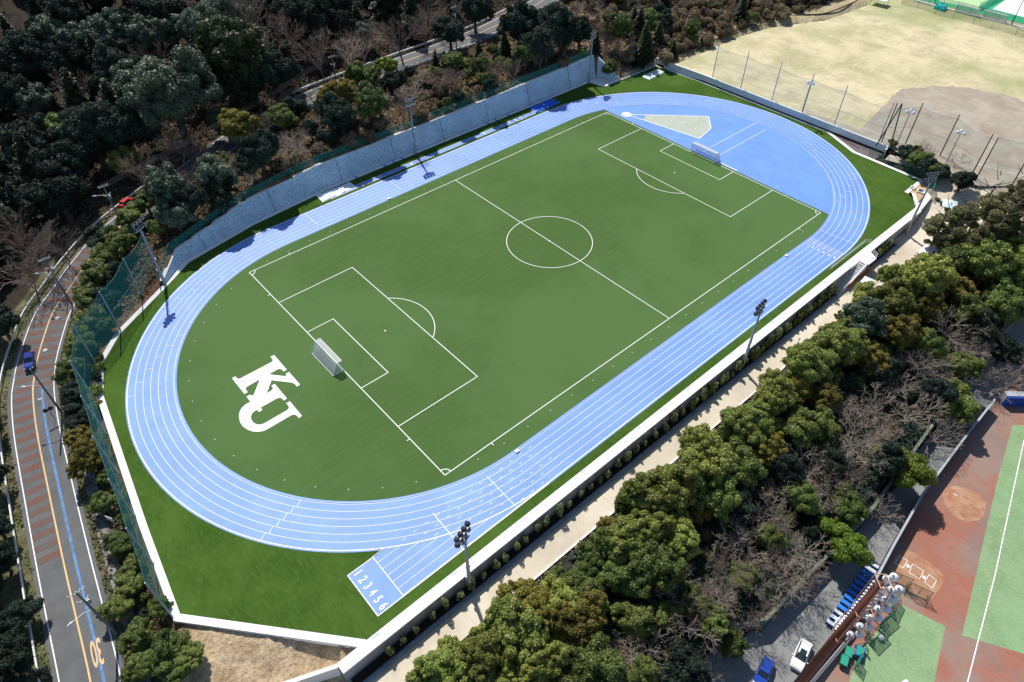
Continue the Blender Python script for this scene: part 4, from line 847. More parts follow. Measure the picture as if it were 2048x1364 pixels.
p = g(256, 411, 2.2); i_ = roadinfo(np.array([p[0]]), np.array([p[1]])); car((p[0], p[1], i_[1][0] + .03), dirpx((240, 425), (275, 395), 2), 'small red car half hidden by the roadside trees', redp, 4.0, 1.65, 1.5)
zc = -10.53; p = g(1603, 1310, zc + .7); car((p[0], p[1], zc), dirpx((1614, 1285), (1590, 1342), zc), 'white parked car with sunroof on the asphalt beside the brown mast', whitep, 4.55, 1.85, 1.6, True)
p = g(1528, 1344, zc + .7); car((p[0], p[1], zc), dirpx((1540, 1318), (1516, 1370), zc), 'bright blue parked car half in the tree shade', blue, 4.2, 1.7, 1.45, kind='sedan')

# ================================================================== vegetation
RS = np.random.RandomState(5)
def rdir(n): v = RS.normal(size=(n, 3)); return v / np.linalg.norm(v, axis=1)[:, None]
ICO = None
def ico():
    global ICO
    if ICO is None:
        bm = bmesh.new(); bmesh.ops.create_icosphere(bm, subdivisions=2, radius=1); ICO = (np.array([v.co[:] for v in bm.verts]), np.array([[v.index for v in f.verts] for f in bm.faces])); bm.free()
    return ICO
def leafquads(C, Nn, s, asp=.7):
    """quads centred at C, roughly facing Nn"""
    n = len(C); a = np.cross(Nn, rdir(n)); a /= np.linalg.norm(a, axis=1)[:, None] + 1e-9; b = np.cross(Nn, a); s = s[:, None]
    k = Nn * s * RS.uniform(-.35, .35, (n, 1))
    V = np.stack([C - a * s - b * s * asp, C + a * s - b * s * asp + k, C + a * s + b * s * asp, C - a * s + b * s * asp - k], 1).reshape(-1, 3)
    return V, np.arange(4 * n).reshape(n, 4)
def lobes_crown(name, m, lobes, n, size, tilt=.75, core=.8, flat=1.):
    """lobes: (k,4) x y z r. leaf clumps over the lobe surfaces + opaque inner cores"""
    lobes = np.array(lobes); w = lobes[:, 3] ** 2; idx = RS.choice(len(lobes), n, p=w / w.sum())
    d = rdir(n); d[:, 2] = np.where(RS.rand(n) < .6, np.abs(d[:, 2]), d[:, 2]); r = lobes[idx, 3] * RS.uniform(.78, 1.12, n)
    C = lobes[idx, :3] + d * r[:, None] * np.array([1, 1, flat])
    keep = np.ones(n, bool)
    for j in range(len(lobes)):
        q = np.linalg.norm(C - lobes[j, :3], axis=1) < lobes[j, 3] * .72; keep &= ~(q & (idx != j))
    C = C[keep]; d = d[keep]; Nn = d + rdir(len(C)) * tilt; Nn /= np.linalg.norm(Nn, axis=1)[:, None]
    V, F = leafquads(C, Nn, RS.uniform(.6, 1.3, len(C)) * size); tint = np.clip(RS.normal(.5, .25, len(C)) + RS.uniform(-.25, .25, len(lobes))[idx[keep]], 0, 1)
    iv, fi = ico(); Vs = [V]; Fs = [F]; T = [tint]; o = len(V)
    for L_ in lobes:
        q = iv * (L_[3] * core * (1 + .12 * np.sin(iv[:, :1] * 7 + L_[0] * 9) * np.cos(iv[:, 1:2] * 6))) * np.array([1, 1, flat]) + L_[:3]
        Vs.append(q); Fs.append(np.concatenate([fi, fi[:, 2:3]], 1) + o); T.append(np.full(len(fi), .3)); o += len(q)
    Vq = np.concatenate(Vs); Fq = np.concatenate(Fs); Tq = np.concatenate(T)
    me = bpy.data.meshes.new(name); quads = Fq[:len(F)]; tris = Fq[len(F):, :3]
    me.vertices.add(len(Vq)); me.vertices.foreach_set('co', Vq.astype(np.float32).ravel())
    li = np.concatenate([quads.ravel(), tris.ravel()]).astype(np.int32); me.loops.add(len(li)); me.loops.foreach_set('vertex_index', li)
    st_ = np.concatenate([np.arange(len(quads)) * 4, len(quads) * 4 + np.arange(len(tris)) * 3]).astype(np.int32); me.polygons.add(len(st_)); me.polygons.foreach_set('loop_start', st_)
    a = me.attributes.new('tint', 'FLOAT', 'FACE'); me.update(calc_edges=True); a = me.attributes['tint']; a.data.foreach_set('value', Tq.astype(np.float32)); me.materials.append(m); return me
def round_lobes(k, r0=.2, r1=.34, R_=.74, zs=.85, zc=0., low=-.25):
    o = [(0, 0, zc - .1, .62)]
    for i in range(k):
        while True:
            d = rdir(1)[0]
            if d[2] > low: break
        if i == 0: ph = RS.uniform(0, 6.28, 4)
        th = math.atan2(d[1], d[0]); rr = R_ * RS.uniform(.78, 1.1) * (1 + .20 * math.sin(2 * th + ph[0]) + .13 * math.sin(3 * th + ph[1]) + .10 * math.sin(5 * th + ph[2] + 4 * d[2])); o.append((d[0] * rr, d[1] * rr, zc + d[2] * rr * zs, RS.uniform(r0, r1)))
    return o
def taper(P, r): b = MB(); b.tube(P, r, 7); return b
def trunk_mesh(name, h, r, spread=.45, limbs=5):
    b = MB(); b.tube([(0, 0, -.15), (.02, 0, h * .5), (0, .02, h)], [r * 1.35, r, r * .7], 8)
    for i in range(limbs):
        a = i * 2.4; z = h * (.55 + .09 * i); b.tube([(0, 0, z), (cos(a) * spread * .5, sin(a) * spread * .5, z + .25), (cos(a) * spread, sin(a) * spread, z + .6)], [r * .55, r * .4, r * .15], 5)
    me = bpy.data.meshes.new(name); me.from_pydata(b.v, [], b.f); me.materials.append(M['bark']); me.update(); return me
def bare_mesh(name, seed, m, depth=6, nb=(3, 3), spread=.6, up=1., r0=.03, first=.34, rmin=.0031):
    rr = random.Random(seed); V = []; F = []
    def seg(p, q, ra, rb, n=3):
        d = (q - p).normalized(); a = d.orthogonal().normalized(); b = d.cross(a); o = len(V)
        for c, r in ((p, ra), (q, rb)):
            for k in range(n): t = 2 * pi * k / n; V.append(tuple(c + (a * cos(t) + b * sin(t)) * r))
        for k in range(n): F.append((o + k, o + (k + 1) % n, o + n + (k + 1) % n, o + n + k))
    def grow(p, d, L_, r, lv):
        if lv == 0: return
        q = p; dd = d; ns = 3 if lv > 2 else 2 if lv > 1 else 1
        for s in range(ns):
            dd = (dd + Vector((rr.gauss(0, .13), rr.gauss(0, .13), rr.gauss(.02, .09)))).normalized(); q2 = q + dd * L_ / ns
            r2 = r * .86; seg(q, q2, max(r, rmin), max(r2, rmin * .8), 5 if lv >= depth - 1 else 3)
            for _k in range(1 if (lv < depth and s < ns - 1) else 0):
                sd = (dd + Vector((rr.gauss(0, .6), rr.gauss(0, .6), rr.gauss(.05, .35)))).normalized(); grow(q2, sd, L_ * rr.uniform(.4, .62), r2 * .45, max(1, lv - 2))
            q = q2; r = r2
        a0 = rr.uniform(0, 6.28); n = rr.randint(*nb) + (1 if lv == depth else 0)
        for k in range(n):
            if lv < depth - 1 and rr.random() < .16: continue
            a = a0 + 2 * pi * k / n + rr.uniform(-.5, .5); sp = spread * (1.5 if lv == depth else 1)
            t = dd.orthogonal().normalized(); b = dd.cross(t); sd = (dd * up + (t * cos(a) + b * sin(a)) * sp * rr.uniform(.6, 1.3) + Vector((0, 0, .06))).normalized(); grow(q, sd, L_ * rr.uniform(.72, .9), r * .68, lv - 1)
    grow(Vector((0, 0, -.1)), Vector((rr.gauss(0, .1), rr.gauss(0, .1), 1)).normalized(), first, r0, depth)
    V = np.array(V); e = np.percentile(np.hypot(V[:, 0], V[:, 1]), 95); V *= 1 / e
    return npmesh(name, V, np.array(F), m), V[:, 2].max()
def conifer_mesh(name, m, n, size, h=3.0, R_=.75, droop=.25, tiers=11, z0=.35):
    z = 1 - np.sqrt(RS.rand(n)); tr = np.floor(z * tiers) / tiers; f = (z - tr) * tiers
    rad = R_ * (1 - tr * .93) * RS.uniform(.55, 1.0, n) ** .5 * (.75 + .3 * np.sin(7 * RS.rand(n))); th = RS.uniform(0, 2 * pi, n); rad *= 1 + .25 * np.sin(th * 5 + tr * 40)
    Z_ = z0 + (h - z0) * (tr + .5 / tiers) - droop * rad * .9 + RS.normal(0, .035, n); C = np.stack([rad * np.cos(th), rad * np.sin(th), Z_], 1)
    Nn = np.stack([np.cos(th) * .5, np.sin(th) * .5, np.ones(n)], 1) + rdir(n) * .55; Nn /= np.linalg.norm(Nn, axis=1)[:, None]
    V, F = leafquads(C, Nn, RS.uniform(.6, 1.3, n) * size, .5); t = np.clip(RS.normal(.5, .28, n), 0, 1); cn = 14; o = len(V); cv = [(R_ * .5 * cos(a), R_ * .5 * sin(a), z0) for a in np.linspace(0, 2 * pi, cn, endpoint=False)] + [(0, 0, h * .93)] * 1
    cf = [(o + i, o + (i + 1) % cn, o + cn, o + cn) for i in range(cn)]; V = np.concatenate([V, cv]); 
    return npmesh(name, V, F, m, {'tint': ('FACE', t)})
PR = {}
def proto(kind, lst): PR[kind] = lst      # list of (crown mesh, trunk mesh, centre height, unit)
def mk(kind, m, nv=3, k=42, n=5200, size=.058, zc=1.25, r0=.19, r1=.32, core=.8, **kw):
    L_ = []
    for i in range(nv):
        lb = round_lobes(k, r0, r1, zc=zc, **kw)
        if core < .5: lb = lb[1:]
        L_.append((lobes_crown('crown_' + kind, M[m], lb, n, size, core=core), trunk_mesh('trunk_' + kind, zc * .75, .085), zc))
    proto(kind, L_)
mk('Y', 'L_yellow', 5, 150, 26000, .022, r0=.08, r1=.18); mk('O', 'L_olive', 3, 140, 24000, .022, r0=.08, r1=.17); mk('G', 'L_green', 4, 90, 17000, .027, r0=.10, r1=.25)
mk('B', 'L_bright', 2, 46, 15000, .028, r0=.18, r1=.32); mk('D', 'L_dark', 5, 60, 11000, .034, r0=.12, r1=.30); mk('E', 'L_grey', 3, 70, 13000, .030, r0=.12, r1=.26)
mk('S', 'L_green', 4, 12, 2600, .06, zc=.75, r0=.25, r1=.45, R_=.5); mk('Q', 'L_scrub', 4, 16, 3600, .05, zc=.55, r0=.2, r1=.42, R_=.6)
mk('V', 'L_sap', 5, 8, 520, .085, zc=.75, r0=.25, r1=.5, R_=.5, core=.12)
mk('A', 'L_grey', 2, 110, 34000, .018, r0=.09, r1=.22)
mk('F', 'L_deep', 2, 110, 30000, .019, r0=.09, r1=.22)
PR['C'] = [(conifer_mesh('crown_conifer', M['L_dark'], 12000, .045), trunk_mesh('trunk_conifer', 2.5, .06, .2, 2), 1.5) for _ in range(3)]
PR['K'] = [(conifer_mesh('crown_cedar', M['L_deep'], 12000, .045, R_=.85), trunk_mesh('trunk_cedar', 2.5, .06, .2, 2), 1.4) for _ in range(2)]
def pine():
    lb = []
    for i in range(26):
        a = RS.uniform(0, 2 * pi); z = RS.uniform(1.0, 3.2); r = (1.15 - (z - 1) * .32) * RS.uniform(.35, 1); lb.append((cos(a) * r * .8, sin(a) * r * .8, z, RS.uniform(.16, .3)))
    return lobes_crown('crown_pine', M['L_pine'], lb, 9000, .034, 1.2, .2, .6), trunk_mesh('trunk_pine', 3.2, .05, .7, 9), 2.1
PR['P'] = [pine() for _ in range(3)]
for kd, m_, sd in (('T', 'twig', 3), ('R', 'twig_red', 30)):
    PR[kd] = []
    for i in range(5):
        me, zt_ = bare_mesh('branches', sd + i, M[m_], spread=.62 if kd == 'T' else .5, up=1. if kd == 'T' else 1.15)
        PR[kd].append((me, None, zt_ * .62))
NAMES = {'V': 'shrub', 'A': 'evergreen_tree', 'F': 'evergreen_tree', 'Y': 'broadleaf_tree', 'O': 'broadleaf_tree', 'G': 'broadleaf_tree', 'B': 'broadleaf_tree', 'D': 'evergreen_tree', 'E': 'evergreen_tree', 'C': 'conifer_tree', 'K': 'conifer_tree', 'P': 'pine_tree', 'T': 'bare_tree', 'R': 'bare_tree', 'S': 'shrub', 'Q': 'scrub_bush'}
DESC = {'V': 'leafy shrub', 'A': 'very large pale grey-green tree', 'F': 'very large mid green tree', 'Y': 'yellow-green tree', 'O': 'olive-brown tree', 'G': 'mid green tree', 'B': 'bright green tree', 'D': 'dark evergreen', 'E': 'grey-green tree', 'C': 'dark conical conifer', 'K': 'green conical conifer', 'P': 'thin see-through pine', 'T': 'leafless pale-twigged tree', 'R': 'leafless reddish tree', 'S': 'small leafy green shrub', 'Q': 'dry brown scrub bush'}
TREES = []      # (root, kind, zone, screen u, v)
TW = []
def plant(kind, x, y, r, zone, z=None, sq=1.):
    z = ztop(x, y) if z is None else z; vs = PR[kind]; cm, tm, zc = vs[rnd.randrange(len(vs))]
    t = bpy.data.objects.new(NAMES[kind], None); COL.objects.link(t); t.location = (x, y, z - .1); t.rotation_euler = (0, 0, rnd.uniform(0, 6.28)); t.scale = (r * rnd.uniform(.9, 1.12), r * rnd.uniform(.86, 1.12), r * sq * rnd.uniform(.92, 1.08))
    nm = 'foliage' if NAMES[kind] in ('shrub', 'scrub_bush') else 'branches' if kind in 'TR' else 'crown'
    c = bpy.data.objects.new(nm, cm); COL.objects.link(c); c.parent = t; c.rotation_euler = (rnd.uniform(-.08, .08), rnd.uniform(-.08, .08), 0)
    if tm is not None: c = bpy.data.objects.new('trunk', tm); COL.objects.link(c); c.parent = t
    u, v, _d = px((x, y, z + zc * r)); TREES.append((t, kind, zone, u, v)); TW.append((x, y, r)); return t
def plant_px(kind, u, v, rp, zone, sq=1., zg=None):
    zc = PR[kind][0][2] * sq; z = 0.; r = 4.
    for _ in range(8):
        p = g(u, v, z + zc * r); d = px(p)[2]; r = rp * d / FP; z = ztop(p[0], p[1]) if zg is None else zg
        if p[1] > 30 and p[0] < 70 and sdist(FLDT, np.array([p[0]]), np.array([p[1]]))[0] < .8: z = 5.6
    for _ in range(40):
        if p[1] > 30 and p[0] < 70 and sdist(FLDT, np.array([p[0]]), np.array([p[1]]))[0] < .8: p = (p[0] + .2, p[1] + .25, p[2])
    if zg is None: z = ztop(p[0], p[1])
    return plant(kind, p[0], p[1], r, zone, z, sq)
ZB_ = 'belt below the footpath'
for q in """Y 870 1345 58;Y 950 1312 60;Y 1035 1252 68;O 1155 1228 66;Y 1075 1322 58;G 1180 1320 60;Y 1110 1190 52;G 1210 1075 44;Y 1262 1068 58;G 1300 1128 58;Y 1330 975 66;Y 1398 905 66;G 1420 985 55;Y 1350 1060 50;Y 1480 838 55;O 1532 893 42;Y 1545 782 52;G 1595 840 44;O 1640 778 42;Y 1612 722 55;Y 1668 682 55;O 1738 708 42;O 1790 655 46;E 1725 640 50;Y 1775 598 50;O 1845 612 38;Y 1835 546 56;O 1905 566 42;Y 1965 520 56;Y 2030 548 52;G 2000 598 48;Y 2040 498 42;G 1925 620 40;G 1470 925 46;G 1640 850 40;G 1250 1150 50;O 1380 1010 36;Y 1010 1345 50;G 1130 1345 50;G 1900 515 40""".split(';'):
    k, u, v, r = q.split(); plant_px(k, float(u) + 8, float(v) + 9, float(r), ZB_)
ZC_ = 'tangle above the car park'
for q in """B 1812 940 50;B 1683 1088 48;G 1915 808 42;G 1270 1235 40;B 1290 1240 26;T 1905 660 58;T 1560 1080 46;T 1420 1190 44;R 1530 1110 44;T 1860 730 44;R 1750 850 46;T 1650 960 44;T 1900 720 40;R 1570 1040 42;T 1720 910 48;T 1930 690 46;R 1390 1200 50;T 1610 1140 48;T 1800 760 46;T 1670 800 40;R 1480 960 40;T 1510 1180 46;T 1330 1240 50;T 1465 1250 46;T 1590 985 46;T 1965 700 52;T 2012 650 50;T 1850 735 52;T 1755 792 58;T 1835 812 58;T 1702 862 58;T 1885 858 48;T 1602 935 58;R 1705 950 56;T 1655 1010 50;T 1540 1010 58;T 1600 1095 58;T 1480 1062 58;R 1432 1132 66;T 1352 1172 58;T 1560 1150 55;T 1300 1300 60;T 1385 1262 60;T 1452 1196 52;R 1645 1140 50;T 1762 1015 42;T 2032 722 44;T 1952 742 50;T 1500 1120 50;T 1780 870 48;T 1640 905 45;T 1995 760 40;R 1120 1130 34;T 1985 610 40;R 1520 1215 40;T 1250 1340 50;T 1420 1340 40;G 1490 1150 30;G 1600 990 38;G 1700 1015 36;D 1560 930 40;D 1780 920 40;G 1430 1240 36;G 1330 1230 36;D 1370 1330 44;G 1280 1345 40;D 1660 930 36;G 1850 690 36;D 1960 660 40;D 1760 745 36;G 1540 1075 34;G 1925 730 34;D 2010 700 36;D 1480 1010 40;G 1390 1200 34;D 1870 780 34;G 1460 1290 34""".split(';'):
    k, u, v, r = q.split(); plant_px(k, float(u), float(v), float(r), ZC_)
ZP_ = 'pine clump at the right edge'
for u, v, r in ((1880, 455, 34), (1930, 440, 40), (1965, 415, 38), (2010, 440, 42), (2040, 410, 36), (1990, 470, 36), (1905, 480, 30), (2046, 465, 34), (1950, 480, 34), (2025, 385, 26)):
    plant_px('P', u, v, r, ZP_)
ZL_ = 'strip between road and green net'
for q in """G 212 512 30;G 238 478 30;G 190 548 34;G 172 592 30;G 178 640 30;G 165 690 34;G 140 738 30;D 148 790 26;D 152 832 28;O 178 905 42;O 150 870 26;G 205 1003 30;G 240 1088 32;G 262 1135 30;G 255 1175 34;G 238 1220 34;G 275 1272 40;G 340 1288 42;Y 372 1312 38;G 290 1330 42;G 268 1345 30;D 200 470 26;D 222 545 28;G 260 430 28;D 205 600 26;Y 160 665 26;G 250 1040 18;G 345 1340 40""".split(';'):
    k, u, v, r = q.split(); plant_px(k, float(u), float(v), float(r) * (1.14 if float(v) < 1000 else .94), ZL_, .8)
ZD_ = 'dark wood left of the road'
for q in """R 60 480 60;R 28 450 60;R 110 470 50;R 40 540 55;D 0 650 38;D -2 1120 40;D 48 1222 34;D 30 1320 54;D 12 1255 40;D -14 1050 38;D -22 960 34;D -24 860 32;D 88 1345 14""".split(';'):
    k, u, v, r = q.split(); plant_px(k, float(u), float(v), float(r), ZD_)
ZU_ = 'big wood in the upper left'
for q in """A 335 170 92;E 275 165 50;A 420 60 62;F 465 105 78;D 500 150 62;D 240 250 60;D 180 270 62;K 220 210 42;K 480 190 44;T 320 225 60;T 350 290 48;R 330 345 44;R 400 350 48;R 270 330 44;E 70 205 36;E 210 70 46;E 95 60 46;E 300 75 44;E 150 90 40;E 380 60 40;D 120 330 60;D 60 290 56;K 150 200 40;K 60 330 44;D 20 190 46;R 480 30 60;R 560 60 60;T 520 90 50;D 560 150 44;D 40 130 50;D 230 130 48;D 620 40 50;R 640 90 56;R 720 70 52;R 800 60 52;R 850 45 44;T 690 110 44;D 130 30 50;D 330 20 48;D 900 60 34;D 950 20 36""".split(';'):
    k, u, v, r = q.split(); plant_px(k, float(u), float(v), float(r), ZU_)
ZS_ = 'slope behind the block wall'
for q in """E 330 385 50;E 350 430 34;G 290 400 26;O 480 250 44;E 450 245 30;G 560 235 32;D 590 215 26;O 675 190 40;D 660 215 32;G 712 145 26;B 712 140 18;G 745 150 22;B 775 133 18;T 700 210 36;T 730 230 34;T 550 300 34;T 460 320 38;T 400 400 34;T 820 190 34;T 760 200 34;Q 640 300 20;Q 700 280 22;Q 760 250 22;Q 840 230 22;Q 880 180 24;Q 930 190 22;R 880 150 34;R 800 215 30;D 1040 50 46;D 1100 45 46;D 1070 90 36;D 1130 70 34;R 1080 95 36;R 1130 40 34;G 960 130 22;K 960 110 20;K 1010 90 20;R 1000 130 30;D 1160 60 30;G 1240 55 34;K 1292 85 26;K 1275 50 24;G 1300 40 26;R 1200 40 34;R 1240 90 28;B 1165 104 9;G 1240 130 20;K 1320 70 20;D 1320 30 24;K 870 125 15;K 890 118 14;D 820 145 14;D 500 330 30;D 420 420 26;D 440 380 30;R 380 300 40;R 520 250 36;Q 560 330 20;Q 590 320 20;D 620 260 22;T 640 250 28;R 910 150 28;R 1030 130 30;D 980 165 18;T 560 190 30""".split(';'):
    k, u, v, r = q.split(); plant_px(k, float(u), float(v), float(r), ZS_)
ZH_ = 'hedge beside the infield corner'
for q in """D 1810 312 20;G 1840 318 24;D 1850 330 22;G 1870 338 20;D 1880 345 20;D 1925 362 24;G 1780 300 10;T 1840 290 26;T 1915 320 26;R 1860 310 22;O 1830 300 16""".split(';'):
    k, u, v, r = q.split(); plant_px(k, float(u), float(v), float(r), ZH_, .8)
for kx, x_, y_, r_ in (('G', -6, 57, 4.6), ('D', -14, 57.5, 4.2), ('D', -36, 56, 4.6), ('E', -47, 54.5, 4.4), ('D', -55, 51.5, 3.8), ('D', 53, 57.5, 4.6), ('G', 45, 57.5, 3.8), ('T', -28, 56, 4.5), ('T', -42, 53.5, 4.2)): plant(kx, x_, y_, r_, ZS_)
# random fill of the woods (real positions on the terrain, kept off roads, walls and already planted trees)
def inpoly(P, u, v):
    c = False
    for i in range(len(P)):
        a, b = P[i], P[i - 1]
        if (a[1] > v) != (b[1] > v) and u < (b[0] - a[0]) * (v - a[1]) / (b[1] - a[1]) + a[0]: c = not c
    return c
def fill(zone, pxp, box, kinds, r0, r1, gap, tries, seed, lim=999, zfix=None):
    q = random.Random(seed); n = 0
    for _ in range(tries):
        x = q.uniform(box[0], box[1]); y = q.uniform(box[2], box[3]); r = q.uniform(r0, r1)
        rd_, _z2 = roadinfo(np.array([x]), np.array([y]))
        if rd_[0] < 5.2 + r * .75: continue
        a = np.array(TW); 
        if (np.hypot(a[:, 0] - x, a[:, 1] - y) < (a[:, 2] + r) * gap).any(): continue
        z = ztop(x, y); u, v, d = px((x, y, z + r))
        if not inpoly(pxp, u, v): continue
        plant(q.choice(kinds), x, y, r, zone, z); n += 1
        if n >= lim: break
fill(ZU_, [(-60, -90), (1000, -90), (900, 55), (780, 120), (640, 150), (480, 240), (300, 340), (235, 390), (150, 440), (40, 520), (-60, 620)], (-170, 110, 40, 330), 'DDDDEKCGDRTRD', 3.6, 6.8, .62, 5000, 1, 150)
fill(ZD_, [(-60, 560), (60, 560), (40, 700), (5, 790), (5, 900), (40, 1100), (90, 1400), (-80, 1400)], (-150, -95, -70, 70), 'DDDG', 2.5, 4.5, .6, 1500, 2, 40)
fill(ZS_, [(270, 400), (600, 220), (800, 150), (1000, 90), (1160, 100), (1080, 140), (820, 235), (640, 300), (500, 370), (400, 450), (340, 500)], (-75, 68, 52, 80), 'DDRTQQGGQ', 1.5, 3.2, .7, 2500, 3, 90)
fill('hillside beside the dry grass', [(1090, -60), (1770, -60), (1690, -4), (1640, 18), (1540, 30), (1440, 66), (1340, 108), (1310, 110), (1215, 140), (1180, 70)], (60, 215, 36, 130), 'RQQTQKGQQQTQ', 1.6, 3.2, .52, 7000, 4, 260)
fill(ZC_, [(1250, 1150), (1330, 1110), (1460, 960), (1640, 800), (1850, 620), (2060, 600), (2060, 740), (1960, 750), (1850, 880), (1760, 1020), (1600, 1180), (1500, 1250), (1450, 1270), (1400, 1400), (1150, 1400)], (-60, 70, -74.5, -56), 'GDDSQD', 1.0, 2.0, .6, 2500, 5, 80)
fill(ZL_, [(230, 440), (300, 400), (290, 460), (230, 600), (200, 720), (200, 850), (290, 1120), (340, 1260), (240, 1300), (150, 900), (110, 760), (150, 600)], (-100, -60, -35, 60), 'GSSSD', .7, 1.6, .7, 1500, 6, 50)
fill(ZB_, [(700, 1400), (900, 1250), (1200, 1040), (1500, 790), (1760, 570), (2060, 440), (2060, 620), (1850, 650), (1600, 880), (1420, 1060), (1250, 1240), (1150, 1400)], (-75, 80, -63, -54.6), 'YYGYOG', 1.8, 3.6, .47, 5000, 12, 90)
fill('low weeds by the entrance walk', [(1750, 285), (1900, 340), (1960, 400), (1850, 500), (1870, 400), (1780, 320)], (60, 100, -65, -26), 'SSQ', .4, .9, 1., 300, 8, 10)
# shrubs in the planting bed
x = -73.6
while x < 57:
    if not (33.5 < x < 49):
        plant('V' if x < -15 or rnd.random() < .4 else 'S', x + rnd.uniform(-.25, .25), -48.0 + rnd.uniform(-.12, .12), rnd.uniform(.5, .78), 'bed', -2.8, rnd.uniform(2.2, 3.0))
    x += rnd.uniform(1.8, 2.5) if x < -15 else rnd.uniform(.95, 1.7)
# labels: position in the row among trees of the same description and wood, read off the picture from left to right
ORD = 'leftmost second third fourth fifth sixth seventh eighth ninth tenth eleventh twelfth thirteenth fourteenth fifteenth sixteenth seventeenth eighteenth nineteenth twentieth'.split()
grp = {}
for t in TREES: grp.setdefault((t[1], t[2]), []).append(t)
def ordw(i):
    if i < 20: return ORD[i]
    s = {1: 'st', 2: 'nd', 3: 'rd'}.get((i + 1) % 10, 'th'); return str(i + 1) + s
for (k, zn), L_ in grp.items():
    L_.sort(key=lambda t: t[3])
    for i, t in enumerate(L_):
        d = DESC[k]
        if zn == 'bed': tag(t[0], 'leafy young shrub in the dark bed under the white coping, ' + ordw(i) + (' from the left' if i else ' of all'), 'shrub', 'shrubs in the planting bed')
        elif len(L_) == 1: tag(t[0], d + ' in the ' + zn, 'shrub' if k in 'SQ' else 'tree', zn)
        else: tag(t[0], ordw(i) + ' ' + d + (' from left' if i else '') + ' in the ' + zn, 'shrub' if k in 'SQ' else 'tree', zn)
# ground cover: leaf litter, dry stalks and low ivy over the slopes
def scatter(name, n, box, test, m, s, zoff=.12, up=False):
    X = RS.uniform(box[0], box[1], n); Y = RS.uniform(box[2], box[3], n); k = test(X, Y); X, Y = X[k], Y[k]; Z_ = height(X, Y)
    cl = np.clip(.5 + .5 * np.sin(X * .8 + 2 * np.sin(Y * .6)) * np.cos(Y * .9), 0, 1)
    C = np.stack([X, Y, Z_ + RS.uniform(0, zoff, len(X)) + cl * zoff * 1.5], 1); Nn = rdir(len(X)); Nn[:, 2] = np.abs(Nn[:, 2]) + (.2 if up else .8); Nn /= np.linalg.norm(Nn, axis=1)[:, None]
    V, F = leafquads(C, Nn, RS.uniform(.5, 1.4, len(X)) * s, .45); me = npmesh(name, V, F, m, {'tint': ('FACE', RS.rand(len(X)))}); return me
def okr(X, Y, lim=5.):
    o = np.zeros(len(X), bool)
    for s in range(0, len(X), 8000): o[s:s + 8000] = roadinfo(X[s:s + 8000], Y[s:s + 8000])[0] > lim
    return o
me = scatter('dry_undergrowth', 80000, (-75, 215, 36, 110), lambda X, Y: okr(X, Y) & (sdist(np.array(FLDT), X, Y) > 1.6) & (sdist(np.array(DRY), X, Y) > 1), M['L_scrub'], .30, .45)
tag(link('dry_undergrowth', me), 'dry brown undergrowth over the slope behind the far wall', 'undergrowth', kind='stuff')
me = scatter('ivy_undergrowth', 60000, (-62, 70, -76.5, -53.5), lambda X, Y: (sdist(np.array(PARK), X, Y) > 1) & ~((X > 56) & (Y > -62)), M['L_dark'], .30, .5)
tag(link('ivy_undergrowth', me), 'dark ivy and brambles under the trees above the car park', 'undergrowth', kind='stuff')
me = scatter('leaf_litter', 26000, (-62, 70, -76.5, -53.), lambda X, Y: (sdist(np.array(PARK), X, Y) > .6), M['L_scrub'], .26, .3)
tag(link('leaf_litter', me), 'dry fallen leaves on the bank above the car park', 'leaf litter', kind='stuff')
me = scatter('bank_weeds', 26000, (-104, -60, -50, 60), lambda X, Y: okr(X, Y, 4.1) & (sdist(np.array(FLDT), X, Y) > 1.6) & (sdist(np.array(FLDT), X, Y) < 16) & ~((Y < -26) & (X > -97)), M['L_scrub'], .22, .3)
tag(link('bank_weeds', me), 'dry weeds on the bank between the road and the turf', 'weeds', kind='stuff')
me = scatter('verge_grass', 22000, (-112, -60, -60, 62), lambda X, Y: ~okr(X, Y, 6.6) & okr(X, Y, 3.95), M['L_green'], .16, .16)
tag(link('verge_grass', me), 'rough green grass on the road verges', 'grass', kind='stuff')

# ================================================================== smaller things
# white discs set in the turf around the inner edge of the track
dm = None
for i in range(76):
    s = i / 76 * (2 * pi * 34.0 + 4 * HS); Rd = 34.0
    if s < 2 * HS: q = (-HS + s, -Rd)
    elif s < 2 * HS + pi * Rd: a = -pi / 2 + (s - 2 * HS) / Rd; q = (HS + Rd * cos(a), Rd * sin(a))
    elif s < 4 * HS + pi * Rd: q = (HS - (s - 2 * HS - pi * Rd), Rd)
    else: a = pi / 2 + (s - 4 * HS - pi * Rd) / Rd; q = (-HS + Rd * cos(a), Rd * sin(a))
    if q[0] > 53: continue
    if dm is None: b = MB(); b.tube([(0, 0, 0), (0, 0, .05)], [.13, .10], 10); o = b.build('drain_disc', mat('dull_white_disc', (.5, .52, .48), .7, .1, 3)); dm = o.data
    else: o = bpy.data.objects.new('drain_disc', dm); COL.objects.link(o)
    o.location = (q[0], q[1], .01); tag(o, 'small white disc in the green turf just inside the blue track', 'disc', 'white discs inside the track')
for i, (u, v, l) in enumerate([(1034, 903, 'white block on the inner track edge below the penalty corner'), (778, 398, 'white block on the inner track edge facing the far wall'), (1572, 512, 'white block on the inner track edge by the finish numbers')]):
    c = g(u, v); b = MB(); b.box((c[0], c[1], .12), (.7, .5, .24)); tag(b.build('marker_block', M['white']), l, 'block')
